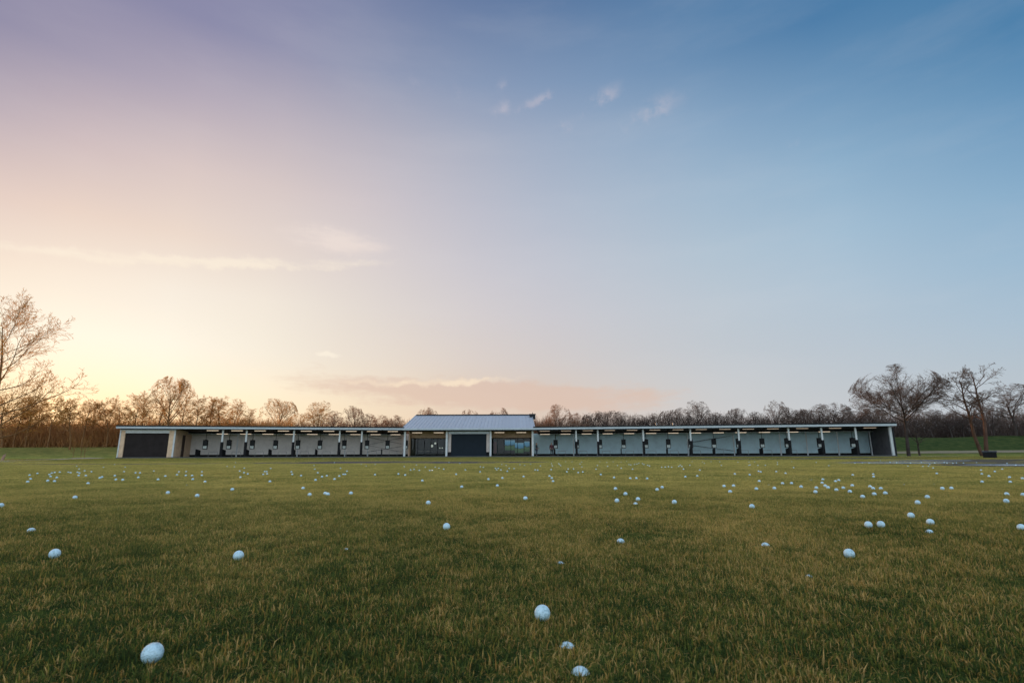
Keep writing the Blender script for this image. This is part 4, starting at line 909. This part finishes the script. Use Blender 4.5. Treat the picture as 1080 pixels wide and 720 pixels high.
# windows, timber band above them, the room behind
for k, (xa, xb) in enumerate(((-14.9, -9.02), (-3.2, 2.76))):
    tb = MB().box(xa, xb, 78.8, 78.95, 2.74, 3.655)
    n = 2
    for i in range(1, n): tb.box(xa+(xb-xa)*i/n-.03, xa+(xb-xa)*i/n+.03, 78.77, 78.803, 2.74, 3.655)
    cpart('timber_band', tb, M_TIMBER)
    fr = MB()
    fr.box(xa, xb, 78.78, 78.9, 2.62, 2.735); fr.box(xa, xb, 78.78, 78.9, .135, .25)
    nb = 6
    for i in range(nb+1):
        x = xa+.04+(xb-xa-.08)*i/nb
        fr.box(x-.035, x+.035, 78.79, 78.89, .25, 2.62)
    w_ = cpart('window', fr, M_FELT)
    for i in range(nb):
        x = xa+.04+(xb-xa-.08)*i/nb; x2 = x+(xb-xa-.08)/nb
        MB().box(x+.036, x2-.036, 78.835, 78.845, .251, 2.619).build('pane', M_GLASS, w_)
cpart('room_wall', MB().box(cx0+.24, cx1-.24, 83.4, 83.55, .136, 3.65), mat('dim_interior', (.035, .033, .030), .8))
# flue at the right-hand gable
f_ = cpart('chimney', MB().box(3.05, 3.27, 82.9, 83.12, 3.9, 5.72), M_WHITE)
MB().box(2.72, 3.62, 82.6, 83.4, 5.70, 6.48).box(2.66, 3.68, 82.55, 83.45, 6.40, 6.52).tube([(3.2, 83, 6.5), (3.2, 83, 6.78)], .05, 6).build('cowl', M_DARK, f_)
for s, d in ((17.2, 3.5), (19.6, 4.2)):
    MBv = MB().tube([(s, d, 3.7), (s, d, 4.5)], .07, 8).tube([(s, d, 4.5), (s, d, 4.62)], .14, 8)
    wpart('R', 'roof_vent', MBv, M_STEEL)

# things seen through the windows
def poster_mat(name, seed):
    m, nt, b = new_mat(name)
    tc = nt.add('ShaderNodeTexCoord').outputs['Object']; sp = nt.add('ShaderNodeSeparateXYZ'); nt.l.new(tc, sp.inputs[0])
    of = nt.add('ShaderNodeVectorMath', operation='ADD'); nt.l.new(tc, of.inputs[0]); of.inputs[1].default_value = (seed, 0, 0)
    n = nt.noise(of.outputs[0], 2.2, 5)
    f = nt.m('ADD', nt.mr(sp.outputs[2], 0, 1.5), nt.m('MULTIPLY', nt.m('SUBTRACT', n, .5), .45))
    c = nt.ramp(f, [(0, (.04, .10, .03)), (.38, (.10, .20, .07)), (.46, (.03, .07, .05)), (.55, (.10, .30, .50)), (.8, (.16, .45, .75)), (1, (.35, .55, .70))])
    nt.l.new(c, b.inputs['Base Color']); nt.l.new(c, b.inputs['Emission Color']); b.inputs['Emission Strength'].default_value = .35  # emission stands in for the room lamps lighting these posters
    b.inputs['Roughness'].default_value = .3
    return m
for k, (x, w, z, lab) in enumerate(((-.35, 1.5, .95, 'left lit screen with a blue and green scene behind right clubhouse window'), (1.05, 1.3, .55, 'middle lit screen with blue and green scene behind right clubhouse window'), (2.15, .85, .75, 'right narrow lit screen behind the right clubhouse window'))):
    t = thing('display_screen', lab, 'screen', (x, 80.2-.1*k, .135), 0, 'screens behind the right clubhouse window')
    o = MB().box(-w/2, w/2, -.03, .03, 0, 1.5).build('screen_panel', poster_mat('landscape_picture', k*3.7), t); o.location = (0, 0, z-.135)
    MB().box(-w/2-.04, w/2+.04, .031, .07, z-.18, z+1.41).box(-.04, .04, .03, .07, .0, z-.18).box(-.3, .3, -.2, .25, 0, .03).build('stand', M_DARK, t)
t = thing('banner', 'small red roll-up banner at the left of right clubhouse window', 'banner', (-2.55, 79.5, .135))
MB().box(-.22, .22, -.01, .01, .35, 2.1).build('banner_sheet', mat('red_banner_cloth', (.45, .07, .07), .7), t)
MB().box(-.26, .26, -.08, .08, 0, .10).tube([(0, .03, .1), (0, .03, 2.1)], .015, 6).box(-.24, .24, -.02, .02, 2.1, 2.14).build('banner_stand', M_STEEL, t)
for k, (x, z, r_, lab) in enumerate(((-12.05, 1.62, .20, 'larger round lamp glowing behind left clubhouse window'), (-11.55, 2.0, .15, 'smaller round lamp glowing behind left clubhouse window'), (-10.85, 1.32, .09, 'left of two tiny bright lamps behind left clubhouse window'), (-10.5, 1.32, .09, 'right of two tiny bright lamps behind left clubhouse window'))):
    t = thing('pendant_lamp', lab, 'lamp', (x, 80.4, z), 0, 'lamps behind the left clubhouse window')
    bm = bmesh.new(); bmesh.ops.create_uvsphere(bm, u_segments=20, v_segments=12, radius=r_); me = bpy.data.meshes.new('lamp_globe'); bm.to_mesh(me); bm.free(); me.materials.append(M_GLOBE)
    for p in me.polygons: p.use_smooth = True
    o = link(bpy.data.objects.new('globe', me)); o.parent = t
    MB().tube([(0, 0, r_-.01), (0, 0, 3.66-z)], .015, 6).tube([(0, 0, r_-.02), (0, 0, r_+.08)], .05, 10).build('cord', M_DARK, t)
for k, x in enumerate((-13.6, -12.4, -10.2)):
    t = thing('cafe_table', 'dark round table inside the left clubhouse window, %s from left' % ('first', 'second', 'third')[k], 'table', (x, 80.0+.3*k, .135), 0, 'tables inside the clubhouse')
    MB().tube([(0, 0, .70), (0, 0, .74)], .42, 20).build('tabletop', M_TIMBER, t)
    MB().tube([(0, 0, .02), (0, 0, .70)], .035, 8).tube([(0, 0, 0), (0, 0, .025)], .24, 16).build('pedestal', M_DARK, t)

# ------------------------------------------------------------------ bay furniture
ON = ['first', 'second', 'third', 'fourth', 'fifth', 'sixth', 'seventh', 'eighth', 'ninth', 'tenth', 'eleventh', 'twelfth', 'thirteenth', 'fourteenth']
WN = {'L': 'left', 'R': 'right'}
# hanging bay monitor
mon = thing('bay_monitor', '', 'monitor')
MB().box(-.30, .30, -.12, .12, 0, 1.22).build('housing', M_BLACK, mon, .02)
MB().box(-.25, .25, -.135, -.121, .52, 1.15).build('screen', mat('dark_screen_glass', (.012, .014, .016), .35, spec=.15), mon)
MB().box(-.22, .22, -.14, -.121, .08, .44).build('ball_tray', mat('pale_panel', (.50, .56, .54), .5), mon)
MB().tube([(0, .02, 1.2), (0, .02, 2.50)], .035, 8).box(-.12, .12, -.08, .12, 1.221, 1.25).build('hanger', M_DARK, mon)
first = True
for side, ss in (('L', [-.12]+L_CONS), ('R', R_CONS)):
    for i, s in enumerate(ss):
        P, a = to_world(side, s, 2.2, 1.15)
        n = i if side == 'L' else i+1
        lab = 'dark hanging monitor with pale tray beside the left clubhouse post' if n == 0 else 'dark hanging monitor at the far end of the %s %s-wing bay from the clubhouse' % (ON[n-1], WN[side])
        if first: mon.location = P; mon.rotation_euler = (0, 0, a); mon['label'] = lab; mon['group'] = 'monitors hanging in the bays'; first = False
        else: dup(mon, P, a, lab, 'monitors hanging in the bays')
# low black divider between bays
dv = thing('bay_divider', '', 'divider')
MB().prism([(.2, .06), (1.75, .06), (1.75, .86), (.2, 1.02)], -.05, .05).build('panel', M_BLACK, dv, .015)
MB().box(-.16, .16, .25, .40, 0, .06).box(-.16, .16, 1.5, 1.65, 0, .06).build('foot', M_DARK, dv)
first = True
for side, ss in (('L', [.16]+L_BOUND[1:10]), ('R', R_BOUND[1:14])):
    for i, s in enumerate(ss):
        P, a = to_world(side, s+(.02 if side == 'L' else 0), .05, .13)
        n = i if side == 'L' else i+1
        lab = 'low black divider beside the left clubhouse post' if n == 0 else 'low black divider closing the %s %s-wing bay from the clubhouse' % (ON[n-1], WN[side])
        if first: dv.location = P; dv.rotation_euler = (0, 0, a); dv['label'] = lab; dv['group'] = 'black dividers between the bays'; first = False
        else:
            q = dup(dv, P, a, lab, 'black dividers between the bays')
# tubular bag rail
rl = thing('bag_rail', '', 'rail')
MB().tube([(0, 0, 0), (0, 0, .62), (.04, 0, .68), (1.06, 0, .68), (1.1, 0, .62), (1.1, 0, 0)], .022, 6).build('hoop', M_STEEL, rl)
MB().box(-.1, .1, -.1, .1, 0, .012).box(1.0, 1.2, -.1, .1, 0, .012).build('foot_plate', M_DARK, rl)
first = True
for side, ss in (('L', L_CONS), ('R', R_CONS[:11])):
    for i, s in enumerate(ss):
        P, a = to_world(side, s-(.25 if side == 'L' else -.25), 3.0, .13)
        lab = 'thin tubular bag rail in the %s %s-wing bay from the clubhouse' % (ON[i] if side == 'L' else ON[i+1], WN[side])
        if first: rl.location = P; rl.rotation_euler = (0, 0, a); rl['label'] = lab; rl['group'] = 'bag rails in the bays'; first = False
        else: dup(rl, P, a, lab, 'bag rails in the bays')
# strip lights
def strip(mtube):
    t = thing('strip_light', '', 'light')
    MB().box(-.72, .72, -.13, .13, .06, .12).tube([(-.5, 0, .12), (-.5, 0, .24)], .012, 5).tube([(.5, 0, .12), (.5, 0, .24)], .012, 5).build('tray', M_DARK, t)
    MB().prism([(-.12, .058), (.12, .058), (.09, -.025), (-.09, -.025)], -.70, .70).build('diffuser', mtube, t)
    return t
lit = strip(M_TUBE); dim = strip(M_TUBEDIM); used = {'a': False, 'b': False}
def put_light(proto, key, P, a, lab):
    if used[key]: dup(proto, P, a, lab, 'strip lights under the roofs')
    else:
        used[key] = True; proto.location = P; proto.rotation_euler = (0, 0, a); proto['label'] = lab; proto['group'] = 'strip lights under the roofs'
for side, B in (('L', L_BOUND[:10]), ('R', R_BOUND)):
    for i in range(len(B)-1):
        s = (B[i]+B[i+1])/2
        P, a = to_world(side, s+.1, 1.1, 3.56)
        put_light(lit if side == 'L' else dim, 'a' if side == 'L' else 'b', P, a, 'front strip light under the roof of the %s %s-wing bay from clubhouse' % (ON[i], WN[side]))
        P, a = to_world(side, s-.2, 4.0, 3.22)
        if i < 13: put_light(lit, 'a', P, a, 'rear strip light over the back of the %s %s-wing bay from clubhouse' % (ON[i], WN[side]))
for x, lab in ((-13.7, 'strip light over the left clubhouse window, nearer the left wing'), (-10.6, 'strip light over the left clubhouse window, nearer the shutter'), (-1.85, 'strip light over the right clubhouse window, nearer the shutter'), (1.3, 'strip light over the right clubhouse window, nearer the right wing')):
    put_light(lit, 'a', Vector((x, 76.9, 3.42)), 0, lab)

# ------------------------------------------------------------------ bin, stump
t = thing('storage_bin', 'low black lidded bin standing on the grass below the twin-trunk tree', 'bin', (39.9, 45, 0), R(-42)); t.scale = (.66, .66, .85)
MB().prism([(-.38, 0), (.38, 0), (.42, .52), (-.42, .52)], -.66, .66).box(-.70, -.1, -.44, -.36, .05, .12).build('body', M_BLACK, t, .03)
MB().prism([(-.46, .522), (.46, .522), (.40, .62), (0, .68), (-.40, .60)], -.72, .72).box(-.2, .2, -.49, -.455, .53, .57).build('lid', M_DARK, t, .02)
st = MB().tube([(0, 0, -.05), (.03, 0, .18), (.10, .02, .40), (.16, .02, .52)], [.13, .10, .09, .06], 9).tube([(.05, 0, .2), (-.04, .05, .42)], [.05, .03], 6)
tag(place(st.build('tree_stump', bark('pale_stump', (.36, .22, .17)), None), (-44.0, 46.5, 0)), 'short pale leaning stump on the turf at the far left edge', 'stump')

# ------------------------------------------------------------------ two people in the first bay of the right wing
def skin_mesh(name, verts, edges, radii, m, parent, root=0, sub=2):
    me = bpy.data.meshes.new(name); me.from_pydata(verts, edges, []); me.materials.append(m)
    o = link(bpy.data.objects.new(name, me)); o.parent = parent
    md = o.modifiers.new('skin', 'SKIN'); md.use_smooth_shade = True
    for i, r_ in enumerate(radii):
        sv = me.skin_vertices[0].data[i]; sv.radius = r_ if isinstance(r_, tuple) else (r_, r_); sv.use_root = (i == root)
    ss = o.modifiers.new('subdivision', 'SUBSURF'); ss.levels = sub; ss.render_levels = sub
    return o
def person(label, loc, rz, top, legs, hairc, pose):
    p = thing('person', label, 'person', loc, rz, 'people in the first right-wing bay'); p.scale = (1.08, 1.08, 1.04)
    skin_m = mat('skin', (.48, .29, .21), .5, .05)
    V = []; E_ = []; Rr = []
    def v(q, r_, par=None):
        V.append(q); Rr.append(r_)
        if par is not None: E_.append((par, len(V)-1))
        return len(V)-1
    pel = v((0, 0, .94), (.15, .11)); wst = v((0, -.01, 1.10), (.135, .10), pel); chs = v((0, 0, 1.30), (.165, .115), wst)
    nkb = v((0, .01, 1.46), (.075, .07), chs); nk = v((0, -.005, 1.54), .052, nkb); hd = v((0, -.02, 1.63), (.075, .09), nk); tp = v((0, -.01, 1.72), (.068, .082), hd)
    nose = v((0, -.115, 1.62), .014, hd)
    for sgn, (el_, hn) in zip((-1, 1), pose['arms']):
        sh_ = v((sgn*.17, .01, 1.42), .062, chs); e_ = v((sgn*el_[0], el_[1], el_[2]), .043, sh_); w_ = v((sgn*hn[0], hn[1], hn[2]), .03, e_)
        d_ = Vector(hn)-Vector(el_); d_.normalize()
        pm = Vector(hn)+d_*.06; pa = v((sgn*pm.x, pm.y, pm.z), (.036, .02), w_)
        for fi, (off, ln) in enumerate(((-.027, .068), (-.009, .078), (.009, .074), (.027, .058))):
            q = pm+d_*.035+Vector((.004, off, 0)); a_ = v((sgn*q.x, q.y, q.z), .009, pa)
            q2 = q+d_*ln*.55+Vector((-.012, 0, 0)); b2 = v((sgn*q2.x, q2.y, q2.z), .0085, a_)
            q3 = q2+d_*ln*.4+Vector((-.02, 0, .004)); v((sgn*q3.x, q3.y, q3.z), .0075, b2)
        q = pm+Vector((-.012, -.04, -.005)); a_ = v((sgn*q.x, q.y, q.z), .0105, pa); q2 = q+d_*.035+Vector((-.006, -.012, 0)); v((sgn*q2.x, q2.y, q2.z), .009, a_)
    for sgn, (kn, an) in zip((-1, 1), pose['legs']):
        h_ = v((sgn*.09, 0, .88), .088, pel); k_ = v((sgn*kn[0], kn[1], kn[2]), .058, h_); a_ = v((sgn*an[0], an[1], an[2]), .04, k_); v((sgn*an[0], an[1]-.12, an[2]-.05), .034, a_)
    skin_mesh('body', V, E_, Rr, skin_m, p)
    V, E_, Rr = [], [], []
    a0 = v((0, 0, .90), (.175, .135)); a1 = v((0, -.01, 1.10), (.165, .13), a0); a2 = v((0, 0, 1.30), (.19, .14), a1); a3 = v((0, .012, 1.45), (.10, .085), a2)
    for sgn, (el_, hn) in zip((-1, 1), pose['arms']):
        s1 = v((sgn*.175, .01, 1.42), .078, a2); s2 = v((sgn*el_[0], el_[1], el_[2]), .060, s1); v((sgn*hn[0], hn[1], hn[2]+.01), .046, s2)
    skin_mesh('jacket', V, E_, Rr, top, p)
    V, E_, Rr = [], [], []
    a0 = v((0, 0, .93), (.165, .125))
    for sgn, (kn, an) in zip((-1, 1), pose['legs']):
        s1 = v((sgn*.092, 0, .86), .102, a0); s2 = v((sgn*kn[0], kn[1], kn[2]), .074, s1); v((sgn*an[0], an[1], an[2]+.0), .062, s2)
    skin_mesh('trousers', V, E_, Rr, legs, p)
    for sgn, (kn, an) in zip((-1, 1), pose['legs']):
        V, E_, Rr = [], [], []
        a0 = v((sgn*an[0], an[1]+.06, .05), .05); a1 = v((sgn*an[0], an[1]-.06, .045), .046, a0); v((sgn*an[0], an[1]-.17, .035), .036, a1)
        skin_mesh('shoe', V, E_, Rr, M_BLACK, p)
    V, E_, Rr = [], [], []
    a0 = v((0, .02, 1.74), (.07, .07)); a1 = v((0, .05, 1.68), (.075, .06), a0); v((0, .055, 1.60), (.06, .04), a1)
    skin_mesh('hair', V, E_, Rr, hairc, p)
    return p
POSE1 = {'arms': [((.25, .03, 1.17), (.24, -.12, .98)), ((.25, .02, 1.16), (.20, -.20, 1.05))], 'legs': [((.10, -.03, .50), (.11, .02, .09)), ((.11, -.02, .50), (.15, .03, .09))]}
POSE2 = {'arms': [((.24, .05, 1.16), (.25, .0, .90)), ((.24, .04, 1.16), (.25, -.02, .90))], 'legs': [((.09, -.03, .50), (.09, .04, .09)), ((.13, -.03, .50), (.17, -.04, .09))]}
P, a = to_world('R', .40, .7, .13)
person('person in dark jacket and dark trousers beside the right clubhouse post', P, R(70), mat('dark_jacket', (.035, .038, .045), .8), mat('dark_blue_jeans', (.035, .05, .075), .8), mat('dark_hair', (.03, .02, .015), .6), POSE1)
P, a = to_world('R', 2.5, .9, .13)
person('person in maroon jacket and black trousers left of the first right-wing monitor', P, R(20), mat('maroon_jacket', (.075, .022, .030), .8), mat('black_trousers', (.025, .026, .03), .8), mat('brown_hair', (.05, .03, .02), .6), POSE2)

bpy.context.view_layer.update()
